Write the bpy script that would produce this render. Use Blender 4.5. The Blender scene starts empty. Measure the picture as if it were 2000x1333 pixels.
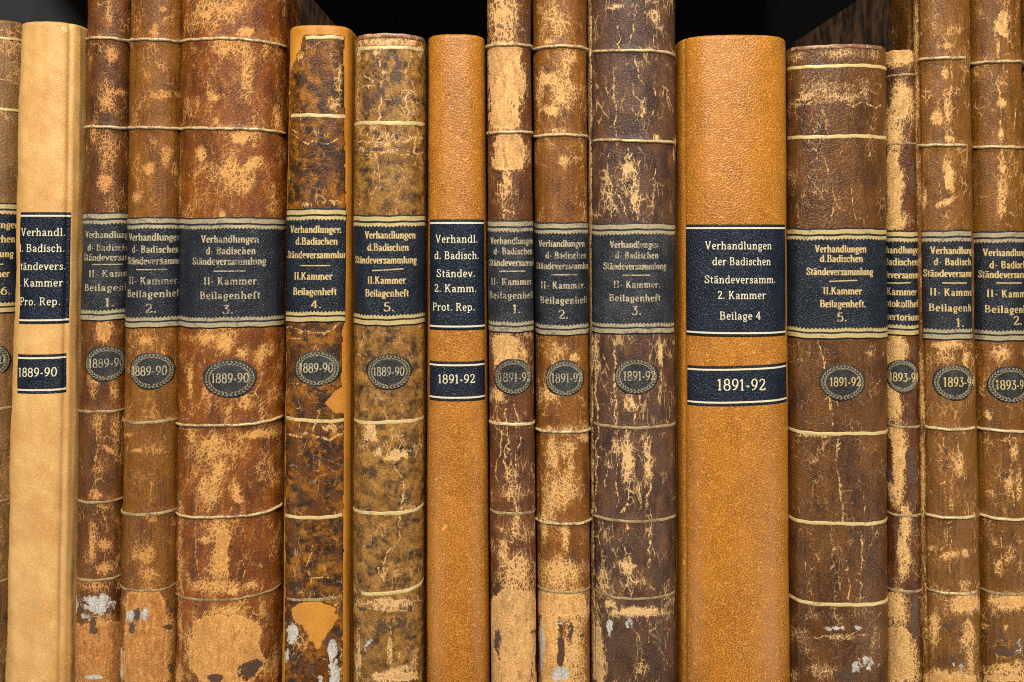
import bpy, math, random
import numpy as np

# ------------------------------------------------------------------ frame
SC = bpy.context.scene
COL = SC.collection
S = 0.00025                 # metres per photo pixel in the plane of the spines
F = 1700.0                  # focal length in photo pixels
D = F * S                   # camera to the plane of the spines
EYE = 450.0                 # photo row of the camera's eye level
ZE = 0.252                  # eye height above the shelf

cam = bpy.data.cameras.new('camera')
cam.sensor_width = 36.0
cam.lens = 36.0 * F / 2000.0
cam.shift_y = -(666.5 - EYE) / 2000.0
cam.clip_start = 0.01
cam.clip_end = 20.0
camo = bpy.data.objects.new('camera', cam)
camo.location = (0, -D, ZE)
camo.rotation_euler = (math.pi / 2, 0, 0)
COL.objects.link(camo)
SC.camera = camo

w = bpy.data.worlds.new('World')
SC.world = w
w.use_nodes = True
w.node_tree.nodes['Background'].inputs[0].default_value = (1.0, 0.97, 0.93, 1)
w.node_tree.nodes['Background'].inputs[1].default_value = 0.010
SC.cycles.filter_width = 1.05
SC.cycles.use_denoising = False
SC.cycles.adaptive_threshold = 0.02
SC.view_settings.view_transform = 'Standard'
SC.view_settings.look = 'None'
SC.view_settings.exposure = 0.1
SC.view_settings.gamma = 1.0
SC.view_settings.use_curve_mapping = False


def area(name, loc, target, sx, sy, power, col=(1, 1, 1)):
    l = bpy.data.lights.new(name, 'AREA')
    l.shape = 'RECTANGLE'
    l.size, l.size_y = sx, sy
    l.energy = power
    l.color = col
    o = bpy.data.objects.new(name, l)
    o.location = loc
    from mathutils import Vector
    d = Vector(target) - Vector(loc)
    o.rotation_euler = d.to_track_quat('-Z', 'Y').to_euler()
    COL.objects.link(o)


area('ceiling_lamp', (0.0, -1.05, ZE + 0.86), (0, 0, ZE - 0.06), 0.45, 0.32, 39.0, (1.0, 0.96, 0.90))
area('sheen_strip_a', (-0.72, -0.50, ZE - 0.62), (0, 0, ZE - 0.16), 0.035, 0.62, 2.9, (1.0, 0.98, 0.95))  # narrow strip lamp added low at the left to give the spines sheen
area('sheen_strip_b', (0.72, -0.50, ZE - 0.62), (0, 0, ZE - 0.16), 0.035, 0.62, 2.9, (1.0, 0.98, 0.95))  # matching added strip at the right, kept thin for gloss without much fill


# ------------------------------------------------------------------ nodes
class NB:
    def __init__(self, name):
        self.m = bpy.data.materials.new(name)
        self.m.use_nodes = True
        self.t = self.m.node_tree
        self.p = self.t.nodes['Principled BSDF']

    def new(self, typ, **kw):
        n = self.t.nodes.new(typ)
        for k, v in kw.items():
            setattr(n, k, v)
        return n

    def put(self, sock, v):
        if isinstance(v, bpy.types.NodeSocket):
            self.t.links.new(v, sock)
        elif isinstance(v, (tuple, list)):
            if len(v) == 3 and len(sock.default_value) == 4:
                v = tuple(v) + (1.0,)
            sock.default_value = v
        else:
            sock.default_value = v

    def attr(self, name, vec=False):
        n = self.new('ShaderNodeAttribute', attribute_name=name)
        return n.outputs['Vector'] if vec else n.outputs['Fac']

    def math(self, op, a, b=0.0, clamp=False):
        n = self.new('ShaderNodeMath', operation=op, use_clamp=clamp)
        self.put(n.inputs[0], a)
        self.put(n.inputs[1], b)
        return n.outputs[0]

    def add(self, a, b): return self.math('ADD', a, b)
    def mul(self, a, b): return self.math('MULTIPLY', a, b)
    def sub(self, a, b): return self.math('SUBTRACT', a, b)
    def max(self, a, b): return self.math('MAXIMUM', a, b)

    def step(self, x, lo, hi):
        n = self.new('ShaderNodeMapRange', interpolation_type='SMOOTHSTEP')
        self.put(n.inputs[0], x)
        self.put(n.inputs[1], lo)
        self.put(n.inputs[2], hi)
        return n.outputs[0]

    def vmul(self, v, s):
        n = self.new('ShaderNodeVectorMath', operation='MULTIPLY')
        self.put(n.inputs[0], v)
        n.inputs[1].default_value = s
        return n.outputs[0]

    def rot(self, v, ang):
        n = self.new('ShaderNodeVectorRotate', rotation_type='Z_AXIS')
        self.put(n.inputs['Vector'], v)
        n.inputs['Angle'].default_value = ang
        return n.outputs[0]

    def noise(self, v, sc, det=4.0, ro=0.55, color=False, dist=0.0):
        n = self.new('ShaderNodeTexNoise')
        self.put(n.inputs['Vector'], v)
        n.inputs['Scale'].default_value = sc
        n.inputs['Detail'].default_value = det
        n.inputs['Roughness'].default_value = ro
        n.inputs['Distortion'].default_value = dist
        return n.outputs['Color'] if color else n.outputs['Fac']

    def voro(self, v, sc, edge=True):
        n = self.new('ShaderNodeTexVoronoi', feature='DISTANCE_TO_EDGE' if edge else 'F1')
        self.put(n.inputs['Vector'], v)
        n.inputs['Scale'].default_value = sc
        return n.outputs['Distance']

    def warp(self, v, sc, amt, det=3.0):
        c = self.noise(v, sc, det, color=True)
        a = self.new('ShaderNodeVectorMath', operation='SUBTRACT')
        self.put(a.inputs[0], c)
        a.inputs[1].default_value = (.5, .5, .5)
        m = self.vmul(a.outputs[0], (amt, amt, 0))
        b = self.new('ShaderNodeVectorMath', operation='ADD')
        self.put(b.inputs[0], v)
        self.put(b.inputs[1], m)
        return b.outputs[0]

    def mix(self, f, a, b, mode='MIX'):
        n = self.new('ShaderNodeMix', data_type='RGBA', blend_type=mode)
        self.put(n.inputs[0], f)
        self.put(n.inputs[6], a)
        self.put(n.inputs[7], b)
        return n.outputs[2]

    def scale(self, col, f):
        """col * f, f a scalar socket"""
        n = self.new('ShaderNodeVectorMath', operation='SCALE')
        self.put(n.inputs[0], col)
        self.put(n.inputs['Scale'], f)
        return n.outputs[0]

    def lin(self, x, a, b):
        return self.add(self.mul(x, a), b)

    def finish(self, col, rough, height=None, bump=0.4, dist=0.0004, metal=0.0, spec=0.5):
        self.put(self.p.inputs['Base Color'], col)
        self.put(self.p.inputs['Roughness'], rough)
        self.put(self.p.inputs['Metallic'], metal)
        self.put(self.p.inputs['Specular IOR Level'], spec)
        if height is not None:
            b = self.new('ShaderNodeBump')
            b.inputs['Strength'].default_value = bump
            b.inputs['Distance'].default_value = dist
            self.put(b.inputs['Height'], height)
            self.t.links.new(b.outputs[0], self.p.inputs['Normal'])
        return self.m


PALE = (0.50, 0.455, 0.38)


def mat_old(name, c0, c1, c2, t1, t2, w0=0.0, cr=(0.6, 0.42), wn=0.7, streak=0.35, mott=False,
            rot=0.0, rough=0.44, pale=PALE, dark=(0.080, 0.040, 0.021), msc=0.22, coarse=1.0, fines=1.0, thr=(0.44, 0.58)):
    """worn calf: dark dyed surface, cracks and rubbed patches that bare the tan skin below"""
    n = NB(name)
    def sat(c, k=1.30, d=0.72):
        l = 0.3 * c[0] + 0.5 * c[1] + 0.2 * c[2]
        return tuple(max(0.002, (l + (v - l) * k) * d) for v in c)
    c0, c1, c2 = sat(c0, 1.22, 0.52), sat(c1), sat(c2)
    uv = n.attr('suv', True)
    wear = n.attr('wear')
    ruv = n.rot(uv, rot) if rot else uv
    lf = n.noise(n.vmul(uv, (0.085, 0.04, 1)), 1.0, 3)
    med = n.noise(uv, 0.35, 7, 0.68)
    med2 = n.noise(n.vmul(uv, (1, 0.6, 1)), 0.16, 8, 0.62)
    W = n.add(n.add(n.mul(wear, 0.82), w0 - 0.10), n.mul(n.sub(lf, 0.5), wn * 0.7))
    wv = n.warp(n.warp(ruv, 0.3, 2.4), 1.0, 0.5)
    n1 = n.noise(n.vmul(uv, (1, 0.55, 1)), 0.12, 9, 0.64, dist=0.5)
    n2 = n.noise(uv, 0.5, 8, 0.72)
    n3 = n.noise(n.vmul(uv, (1.3, 0.55, 1)), 1.0, 6, 0.75)
    rag = n.add(n.mul(n.sub(n1, 0.5), 2.7), n.mul(n.sub(n2, 0.5), 1.1))
    st = n.noise(n.vmul(uv, (1.3, 0.05, 1)), 1.0, 4)
    d1 = n.voro(n.vmul(wv, (cr[0] * 0.95, cr[1] * 0.95, 1)), 1.0)
    d2 = n.voro(n.vmul(wv, (cr[0] * 0.34, cr[1] * 0.17, 1)), 1.0)
    Wn = n.add(W, n.mul(rag, 0.75))
    Wp = n.math('POWER', n.max(Wn, 0.0), 1.4)
    m1 = n.step(n.sub(n.mul(Wp, 0.225), d1), -0.01, 0.035)
    d4 = n.voro(n.vmul(n.warp(ruv, 0.5, 1.6), (cr[0] * 0.75, cr[1] * 0.42, 1)), 1.0)
    gate = n.step(n.add(n1, n.mul(W, 0.12)), 0.43, 0.66)
    m4 = n.step(n.sub(n.mul(gate, 0.075 * fines), d4), -0.02, 0.02)
    m2 = n.step(n.sub(n.mul(n.add(W, n.mul(n.sub(n3, 0.5), 2.2)), 0.085 * coarse), d2), 0.0, 0.03)
    mb = n.step(n.add(n.mul(W, 0.60), rag), 0.92, 0.99)
    ck = n.step(n.add(n.add(n.attr('crk'), n.mul(n.sub(n3, 0.5), 1.5)), n.mul(n.sub(n2, 0.5), 0.7)), 0.80, 0.94)
    bat = n.attr('bare')
    bra = n.add(bat, n.mul(n.mul(n.add(rag, n.mul(n.sub(st, 0.5), 0.6)), 0.62), n.math('MULTIPLY', bat, 4.0, True)))
    br = n.step(bra, 0.47, 0.53)
    edge = n.mul(n.step(bra, 0.40, 0.48), n.sub(1.0, n.step(bra, 0.56, 0.66)))
    sp = n.step(n.add(n.noise(uv, 0.8, 6, 0.75), n.mul(n.sub(n1, 0.5), 0.8)), 0.60, 0.66)
    lines = n.max(n.max(n.mul(m1, 0.85), n.max(n.mul(m2, 0.8), n.mul(n.mul(m4, gate), 0.62))), n.mul(ck, 0.9))
    mask = n.max(n.mul(mb, n.lin(sp, -0.6, 1.0)), n.mul(br, n.lin(sp, -0.4, 1.0)))
    dka = n.attr('dark')
    dk = n.step(n.add(dka, n.mul(n.mul(rag, 1.9), n.math('MULTIPLY', dka, 3.0, True))), 0.48, 0.60)
    lines = n.mul(lines, n.sub(1.0, dk))
    mask = n.mul(mask, n.sub(1.0, dk))
    # base colour
    if mott:
        k = n.step(n.noise(n.warp(uv, 0.6, 1.2), msc, 8, 0.72), *thr)
        base = n.mix(k, c1, c0)
        base = n.mix(n.mul(n.step(med2, 0.45, 0.62), 0.55), base, c2)
    else:
        k = n.step(n.add(n.add(n.mul(lf, 0.55), n.mul(st, streak)), n.mul(med2, 0.65 - 0.3 * streak)), 0.50, 0.92)
        base = n.mix(k, c0, c1)
        base = n.mix(n.mul(n.step(n.noise(n.vmul(uv, (0.14, 0.07, 1)), 1.0, 5), 0.5, 0.7), 0.75), base, c2)
    rub = n.mul(n.step(n.add(W, n.mul(rag, 0.5)), 0.05, 1.1), 0.38)
    base = n.mix(rub, base, tuple(v * 0.8 for v in t2))
    base = n.mix(dk, base, dark)
    tv = n.add(n.mul(n.sub(n1, 0.5), 1.1), n.mul(n.sub(n.noise(n.vmul(uv, (1.0, 0.4, 1)), 0.6, 6, 0.7), 0.5), 1.3))
    tcol = n.mix(n.step(tv, -0.16, 0.22), t2, t1)
    tcol = n.mix(n.mul(n.step(n.noise(n.vmul(uv, (0.8, 0.3, 1)), 0.45, 6, 0.72), 0.50, 0.64), 0.55), tcol, c1)
    tcol = n.mix(n.mul(n.mul(br, n.step(n.add(n1, n.mul(n.sub(st, 0.5), 0.35)), 0.40, 0.60)), 0.55), tcol, tuple(a_ * .5 + b_ * .5 for a_, b_ in zip(c1, t2)))
    tcol = n.mix(n.mul(edge, 0.6), tcol, tuple(min(0.85, v * 1.15) for v in t1))
    lcol = tuple(a_ * .55 + b_ * .45 for a_, b_ in zip(t1, t2))
    base = n.mix(lines, base, lcol)
    col = n.mix(mask, base, tcol)
    mask = n.max(mask, lines)
    pla = n.attr('pale')
    pl = n.step(n.add(pla, n.mul(n.mul(rag, 1.9), n.math('MULTIPLY', pla, 3.0, True))), 0.46, 0.66)
    pcol = n.mix(n.step(n.noise(n.vmul(uv, (1, .5, 1)), 0.4, 6, 0.7), 0.42, 0.66), pale, tuple(c * 0.55 for c in pale))
    col = n.mix(pl, col, pcol)
    grain = n.voro(n.warp(n.vmul(ruv, (1, 1.2, 1)), 0.7, 1.0), 0.62, True)
    gm = n.step(grain, 0.0, 0.20)
    fine = n.noise(n.vmul(ruv, (1, 0.75, 1)), 0.85, 4, 0.6)
    col = n.scale(col, n.add(n.lin(gm, 0.20, 0.54), n.lin(fine, 0.8, -0.14)))
    h = n.add(n.add(n.mul(gm, 0.26), n.mul(fine, 0.25)), n.mul(mask, -0.35))
    h = n.add(n.add(h, n.mul(n1, 0.7)), n.mul(br, -0.9))
    r = n.add(n.mul(n.max(mask, pl), 0.30), n.lin(med, 0.35, rough - 0.16))
    return n.finish(col, r, h, 0.55, 0.0008, spec=0.27)


def mat_tan(name, cell, line, deep, cells=0.5, stretch=1.0, rough=0.34, soft=0.5):
    """smooth new goatskin with a fine net of paler creases"""
    n = NB(name)
    uv = n.attr('suv', True)
    lf = n.noise(n.vmul(uv, (0.05, 0.028, 1)), 1.0, 4)
    big = n.noise(n.vmul(uv, (0.14, 0.10, 1)), 1.0, 5)
    wv = n.warp(n.vmul(uv, (1, stretch * 1.25, 1)), 0.45, 1.3)
    d = n.voro(wv, cells)
    d2 = n.voro(n.warp(uv, 0.8, 0.9), cells * 1.7)
    pz = n.noise(uv, 0.35, 5, 0.65)
    line_m = n.sub(1.0, n.step(d, 0.015, n.lin(pz, 0.02, 0.09)))
    line2 = n.sub(1.0, n.step(d2, 0.0, 0.12))
    k = n.mul(n.add(n.mul(line_m, soft * 1.25), n.mul(line2, soft * 0.4)), n.lin(pz, 1.2, 0.15))
    base = n.mix(n.step(n.add(n.mul(lf, 0.6), n.mul(big, 0.4)), 0.36, 0.64), deep, cell)
    col = n.mix(k, base, line)
    scuff = n.step(n.noise(n.vmul(n.rot(uv, 0.5), (0.5, 0.05, 1)), 1.0, 6, 0.7), 0.66, 0.78)
    col = n.mix(n.mul(scuff, 0.35), col, line)
    mark = n.step(n.add(n.attr('wear'), n.mul(n.sub(n.noise(uv, 0.6, 5), 0.5), 1.2)), 0.5, 0.75)
    col = n.mix(n.mul(mark, 0.7), col, line)
    dk = n.attr('dark')
    col = n.mix(n.mul(n.step(n.add(dk, n.mul(n.sub(big, 0.5), 1.0)), 0.2, 0.9), 0.6), col, tuple(c * 0.45 for c in deep))
    fine = n.noise(uv, 1.2, 4, 0.6)
    col = n.scale(col, n.lin(fine, 0.45, 0.74))
    h = n.add(n.add(n.mul(n.sub(1.0, line_m), 0.8), n.mul(n.sub(1.0, line2), 0.3)), n.mul(fine, 0.4))
    return n.finish(col, n.lin(big, 0.2, rough - 0.06), h, 0.28, 0.0004, spec=0.36)


def mat_label(name, c, g, rubbed, rough=0.36):
    """pebbled dark title leather, rubbed grey on its high spots"""
    n = NB(name)
    uv = n.attr('suv', True)
    lf = n.noise(n.vmul(uv, (0.12, 0.09, 1)), 1.0, 5)
    peb = n.voro(n.warp(n.vmul(uv, (1, 1.25, 1)), 0.8, 1.0), 0.75)
    pm = n.step(peb, 0.0, 0.30)
    fine = n.noise(uv, 1.8, 5, 0.7)
    col = n.mix(n.mul(n.step(n.add(n.mul(lf, 0.7), n.mul(fine, 0.35)), 0.42, 0.74), rubbed), c, g)
    ln = n.step(n.noise(n.warp(uv, 0.5, 3.0), 1.1, 6, 0.75), 0.60, 0.74)
    col = n.mix(n.mul(ln, 0.35 * rubbed + 0.1), col, g)
    col = n.scale(col, n.lin(pm, 0.5, 0.62))
    h = n.add(n.mul(pm, 0.8), n.mul(fine, 0.4))
    return n.finish(col, n.lin(fine, 0.3, rough - 0.1), h, 0.55, 0.0006, spec=0.24)


def mat_foil(name, c, c2, loss, lossc, metal=0.35, rough=0.38, sc=0.7):
    """gold leaf, rubbed through to what lies beneath in places"""
    n = NB(name)
    uv = n.attr('suv', True)
    nz = n.noise(uv, sc, 7, 0.72)
    lf = n.noise(uv, 0.12, 3)
    fine = n.noise(uv, 2.2, 4, 0.7)
    k = n.step(n.add(n.add(nz, n.mul(n.sub(lf, 0.5), 0.6)), n.mul(n.sub(fine, 0.5), 0.3)), 0.74 - loss, 0.86 - loss)
    col = n.mix(n.step(fine, 0.35, 0.65), c, c2)
    col = n.mix(k, col, lossc)
    inv = n.sub(1.0, k)
    return n.finish(col, n.lin(k, 0.25, rough), fine, 0.35, 0.0002, metal=n.mul(inv, metal))


def mat_plain(name, c, c2, sc=(0.4, 0.4), rough=0.6, bump=0.2):
    n = NB(name)
    uv = n.new('ShaderNodeTexCoord').outputs['Object']
    v = n.vmul(uv, (sc[0] * 1000, sc[0] * 1000, sc[1] * 1000))
    a = n.noise(v, 1.0, 7, 0.65)
    col = n.mix(n.step(a, 0.38, 0.66), c, c2)
    return n.finish(col, rough, a, bump, 0.0005)


M = {}
G1, G2 = (0.66, 0.52, 0.27), (0.44, 0.32, 0.13)
M['ridge'] = mat_foil('worn_gilt_ridge', (0.60, 0.46, 0.22), (0.36, 0.25, 0.105), 0.25, (0.20, 0.11, 0.05), 0.12, 0.36)
M['ridge_dim'] = mat_foil('dulled_gilt_ridge', (0.36, 0.26, 0.10), (0.21, 0.14, 0.055), 0.27, (0.16, 0.08, 0.035), 0.08, 0.5)
M['fillet'] = mat_foil('gilt_fillet', (0.60, 0.46, 0.20), (0.40, 0.28, 0.10), 0.17, (0.22, 0.13, 0.06), 0.12, 0.42)
M['rule'] = mat_foil('gilt_rule_leaf', (0.60, 0.46, 0.20), (0.38, 0.27, 0.10), 0.15, (0.09, 0.075, 0.05), 0.30, 0.40)
M['rule_dim'] = mat_foil('rubbed_gilt_rule_leaf', (0.44, 0.36, 0.21), (0.25, 0.195, 0.10), 0.21, (0.10, 0.085, 0.065), 0.25, 0.45)
M['foil'] = mat_foil('gilt_letter_leaf', (0.60, 0.44, 0.19), (0.40, 0.27, 0.10), 0.17, (0.10, 0.08, 0.055), 0.15, 0.45, 1.1)
M['foil_dim'] = mat_foil('rubbed_gilt_letter_leaf', (0.46, 0.38, 0.23), (0.28, 0.22, 0.125), 0.25, (0.07, 0.06, 0.05), 0.12, 0.5, 1.1)
M['foil_new'] = mat_foil('pale_gilt_letter_leaf', (0.72, 0.65, 0.45), (0.55, 0.47, 0.29), 0.10, (0.16, 0.15, 0.13), 0.12, 0.4, 1.2)
M['leaf'] = mat_foil('dull_wreath_leaf', (0.29, 0.235, 0.13), (0.17, 0.135, 0.07), 0.17, (0.05, 0.045, 0.035), 0.15, 0.5, 1.0)
M['cap'] = mat_foil('red_brown_cap_leather', (0.21, 0.095, 0.042), (0.13, 0.052, 0.022), 0.26, (0.40, 0.23, 0.10), 0.0, 0.40)
M['label_navy'] = mat_label('navy_title_leather', (0.0065, 0.0105, 0.018), (0.030, 0.040, 0.054), 0.45)
M['label_char'] = mat_label('charcoal_title_leather', (0.017, 0.019, 0.022), (0.075, 0.074, 0.073), 0.60)
M['label_black'] = mat_label('black_title_leather', (0.012, 0.014, 0.019), (0.042, 0.045, 0.052), 0.55)
M['label_new'] = mat_label('smooth_navy_label_leather', (0.005, 0.0095, 0.019), (0.030, 0.045, 0.065), 0.22, 0.36)
M['oval'] = mat_label('grey_oval_leather', (0.020, 0.019, 0.018), (0.085, 0.082, 0.075), 0.55, 0.45)
M['marble'] = mat_plain('marbled_board_paper', (0.018, 0.008, 0.004), (0.17, 0.082, 0.036), (0.14, 0.07), 0.7)
M['page'] = mat_plain('page_edges', (0.42, 0.34, 0.22), (0.30, 0.23, 0.14), (0.9, 0.02), 0.85)
M['wood'] = mat_plain('dark_shelf_wood', (0.012, 0.009, 0.007), (0.02, 0.014, 0.01), (0.3, 0.01), 0.6)
M['back'] = mat_plain('dark_shelf_back', (0.010, 0.0095, 0.009), (0.007, 0.0065, 0.006), (0.06, 0.02), 0.75)
M['metal'] = mat_plain('grey_shelf_panel', (0.095, 0.095, 0.10), (0.08, 0.08, 0.085), (0.03, 0.02), 0.5)


# ------------------------------------------------------------------ meshes
def mesh(name, V, Q, mat, parent, loc, attrs=None, smooth=True, uv=None):
    V = np.asarray(V, dtype=np.float64) - np.asarray(loc)
    Q = np.asarray(Q, dtype=np.int32)
    me = bpy.data.meshes.new(name)
    me.vertices.add(len(V))
    me.vertices.foreach_set('co', V.astype(np.float32).ravel())
    k = Q.shape[1]
    me.loops.add(Q.size)
    me.loops.foreach_set('vertex_index', Q.ravel())
    me.polygons.add(len(Q))
    me.polygons.foreach_set('loop_start', np.arange(len(Q), dtype=np.int32) * k)
    me.polygons.foreach_set('use_smooth', np.full(len(Q), smooth))
    me.update(calc_edges=True)
    if uv is not None:
        a = me.attributes.new('suv', 'FLOAT_VECTOR', 'POINT')
        a.data.foreach_set('vector', np.asarray(uv, dtype=np.float32).ravel())
    for kk, vv in (attrs or {}).items():
        a = me.attributes.new(kk, 'FLOAT', 'POINT')
        a.data.foreach_set('value', np.asarray(vv, dtype=np.float32).ravel())
    me.materials.append(mat)
    o = bpy.data.objects.new(name, me)
    COL.objects.link(o)
    if parent is not None:
        o.parent = parent
    return o


def grid_quads(nr, nc):
    r, c = np.meshgrid(np.arange(nr - 1), np.arange(nc - 1), indexing='ij')
    a = (r * nc + c).ravel()
    return np.stack([a, a + 1, a + nc + 1, a + nc], 1)


def box(name, x0, x1, y0, y1, z0, z1, mat, parent, loc, bev=0.0008):
    """a box with chamfered long edges"""
    b = min(bev, (x1 - x0) * 0.3, (y1 - y0) * 0.3, (z1 - z0) * 0.3)
    V, Q = [], []
    rings = [(z0, b), (z0 + b, 0), (z1 - b, 0), (z1, b)]
    for z, i in rings:
        V += [(x0 + b + i * .5, y0 + i, z), (x1 - b - i * .5, y0 + i, z), (x1 - i, y0 + b + i * .5, z), (x1 - i, y1 - b - i * .5, z),
              (x1 - b - i * .5, y1 - i, z), (x0 + b + i * .5, y1 - i, z), (x0 + i, y1 - b - i * .5, z), (x0 + i, y0 + b + i * .5, z)]
    me = bpy.data.meshes.new(name)
    F_ = []
    for r in range(3):
        for k in range(8):
            F_.append((r * 8 + k, r * 8 + (k + 1) % 8, r * 8 + 8 + (k + 1) % 8, r * 8 + 8 + k))
    F_.append(tuple(range(7, -1, -1)))
    F_.append(tuple(range(24, 32)))
    me.from_pydata([(v[0] - loc[0], v[1] - loc[1], v[2] - loc[2]) for v in V], [], F_)
    me.materials.append(mat)
    o = bpy.data.objects.new(name, me)
    COL.objects.link(o)
    if parent is not None:
        o.parent = parent
    return o


# ------------------------------------------------------------------ letters
SER = 0.125


def arc(cx, cy, rx, ry, a0, a1, n=14):
    return [(cx + rx * math.cos(math.radians(a0 + (a1 - a0) * i / n)), cy + ry * math.sin(math.radians(a0 + (a1 - a0) * i / n))) for i in range(n + 1)]


def ser(x, y, l=SER, r=SER):
    return [(x - l, y), (x + r, y)]


X = 0.66


def glyphs():
    g = {}
    def st(x, y0, y1, b='both', t='left'):
        o = [[(x, y0), (x, y1)]]
        if b == 'both': o.append(ser(x, y0 + .02))
        if b == 'right': o.append(ser(x, y0 + .02, 0, SER))
        if t == 'left': o.append(ser(x, y1 - .02, SER, .03))
        if t == 'both': o.append(ser(x, y1 - .02))
        return o
    def arch(x0, x1):
        m = (x1 - x0)
        return [(x0, .40), (x0 + m * .25, .57), (x0 + m * .6, X), (x0 + m * .88, .60), (x1, .46), (x1, .0)]
    g['l'] = (.32, st(.16, 0, 1))
    g['i'] = (.32, st(.16, 0, X) + [[(.16, .80), (.16, .93)]])
    g['n'] = (.68, st(.15, 0, X) + [arch(.15, .51), ser(.51, .02)])
    g['m'] = (1.02, st(.15, 0, X) + [arch(.15, .50), ser(.50, .02), arch(.50, .85), ser(.85, .02)])
    g['h'] = (.68, st(.15, 0, 1) + [arch(.15, .51), ser(.51, .02)])
    g['u'] = (.68, [[(.15, X), (.15, .2), (.20, .06), (.30, .0), (.42, .08), (.51, .24)]] + [ser(.15, X - .02, SER, .02)] + st(.51, 0, X, 'right'))
    g['r'] = (.50, st(.15, 0, X) + [[(.15, .38), (.24, .56), (.34, X), (.44, .60), (.43, .52)]])
    g['d'] = (.68, [arc(.30, .33, .20, .33, 60, 330)] + st(.51, 0, 1, 'right'))
    g['p'] = (.68, st(.15, -.28, X) + [arc(.34, .33, .20, .33, 145, -140)])
    g['q'] = (.68, st(.5, -.28, X))
    g['a'] = (.60, [[(.10, .50), (.14, .60), (.27, X), (.38, .60), (.42, .46), (.42, .08), (.47, .01), (.56, .03)],
                    [(.42, .38), (.28, .36), (.14, .28), (.10, .16), (.15, .03), (.26, .01), (.42, .16)]])
    g['\u00e4'] = (.60, g['a'][1] + [[(.16, .80), (.16, .93)], [(.40, .80), (.40, .93)]])
    g['e'] = (.56, [[(.11, .35), (.46, .35)], arc(.29, .33, .19, .33, 5, 315)])
    g['c'] = (.54, [arc(.30, .33, .20, .33, 45, 310), [(.43, .56), (.43, .46)]])
    g['o'] = (.62, [arc(.31, .33, .21, .33, 0, 360, 20)])
    g['s'] = (.48, [[(.40, .46), (.39, .58), (.27, X), (.14, .60), (.12, .48), (.24, .36), (.36, .28), (.40, .16), (.34, .04), (.22, .0), (.11, .06), (.09, .20)]])
    g['v'] = (.60, [[(.10, X), (.30, .0)], [(.30, .0), (.50, X)], ser(.10, X - .02, .09, .1), ser(.50, X - .02, .1, .09)])
    g['t'] = (.42, [[(.18, .84), (.18, .14), (.23, .02), (.36, .05)], [(.05, X - .03), (.37, X - .03)], [(.05, X), (.37, X)]])
    g['f'] = (.40, [[(.17, 0), (.17, .78), (.22, .95), (.34, 1.0), (.42, .92)], ser(.17, .02), [(.04, X - .02), (.36, X - .02)]])
    g['k'] = (.66, st(.15, 0, 1) + [[(.17, .28), (.48, X)], [(.28, .38), (.52, 0)], ser(.52, .02, .08, .1), ser(.46, X - .02)])
    g['g'] = (.60, [arc(.29, .40, .18, .25, 0, 360, 18), [(.44, .58), (.56, .64)],
                    [(.18, .18), (.13, .08), (.24, .02), (.42, -.02), (.48, -.14), (.40, -.26), (.26, -.29), (.12, -.24), (.10, -.13), (.22, -.02)]])
    g['V'] = (.80, [[(.14, 1), (.40, 0)], [(.40, 0), (.66, 1)], ser(.14, .98, .12, .12), ser(.66, .98, .12, .1)])
    g['B'] = (.76, st(.18, 0, 1, 'left', 'left') + [ser(.18, .02), [(.18, .98), (.40, .98), (.55, .90), (.56, .66), (.44, .54), (.20, .53)],
                    [(.40, .53), (.58, .46), (.64, .28), (.56, .06), (.40, .02), (.18, .02)]])
    g['S'] = (.66, [[(.54, .70), (.53, .90), (.36, 1.0), (.18, .93), (.12, .74), (.24, .58), (.44, .44), (.56, .26), (.50, .07), (.32, .0), (.14, .08), (.10, .30)], [(.54, .98), (.54, .72)], [(.10, .03), (.10, .28)]])
    g['I'] = (.42, st(.21, 0, 1, 'both', 'both'))
    g['K'] = (.84, st(.18, 0, 1, 'both', 'both') + [[(.22, .40), (.60, .98)], [(.36, .58), (.66, .0)], ser(.66, .02, .1, .12), ser(.60, .98, .1, .1)])
    g['P'] = (.70, st(.18, 0, 1, 'both', 'left') + [[(.18, .98), (.42, .98), (.58, .88), (.60, .66), (.50, .52), (.36, .46), (.18, .46)]])
    g['R'] = (.80, st(.18, 0, 1, 'both', 'left') + [[(.18, .98), (.42, .98), (.56, .90), (.58, .68), (.48, .54), (.34, .50), (.18, .50)], [(.40, .50), (.66, .0)], ser(.66, .02, .06, .1)])
    g['.'] = (.30, [[(.14, .0), (.14, .15)]])
    g['-'] = (.40, [[(.08, .33), (.32, .33)], [(.08, .38), (.32, .38)]])
    g['='] = (.40, [[(.08, .30), (.32, .30)], [(.08, .42), (.32, .42)]])
    g[' '] = (.30, [])
    g['0'] = (.66, [arc(.33, .5, .23, .5, 0, 360, 22)])
    g['1'] = (.46, [[(.23, 0), (.23, 1)], ser(.23, .02, .12, .12), [(.23, .97), (.08, .82)]])
    g['2'] = (.62, [[(.10, .76), (.14, .92), (.30, 1.0), (.46, .92), (.50, .72), (.42, .52), (.24, .28), (.09, .04)], [(.09, .04), (.52, .04)], [(.52, .03), (.54, .2)], [(.10, .07), (.5, .07)]])
    g['3'] = (.60, [[(.10, .97), (.50, .97)], [(.50, .97), (.26, .60)], [(.26, .60), (.44, .54), (.52, .32), (.44, .08), (.26, .0), (.10, .06), (.09, .2)]])
    g['4'] = (.66, [[(.42, 1), (.42, 0)], [(.42, 1), (.07, .30)], [(.07, .29), (.60, .29)], ser(.42, .02, .1, .1)])
    g['5'] = (.60, [[(.16, .97), (.48, .97)], [(.16, .97), (.13, .56)], [(.13, .55), (.30, .62), (.46, .52), (.52, .32), (.44, .08), (.26, .0), (.10, .06), (.09, .2)]])
    g['6'] = (.62, [[(.48, .94), (.30, .90), (.16, .68), (.10, .36)], arc(.31, .31, .21, .31, 0, 360, 20)])
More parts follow.
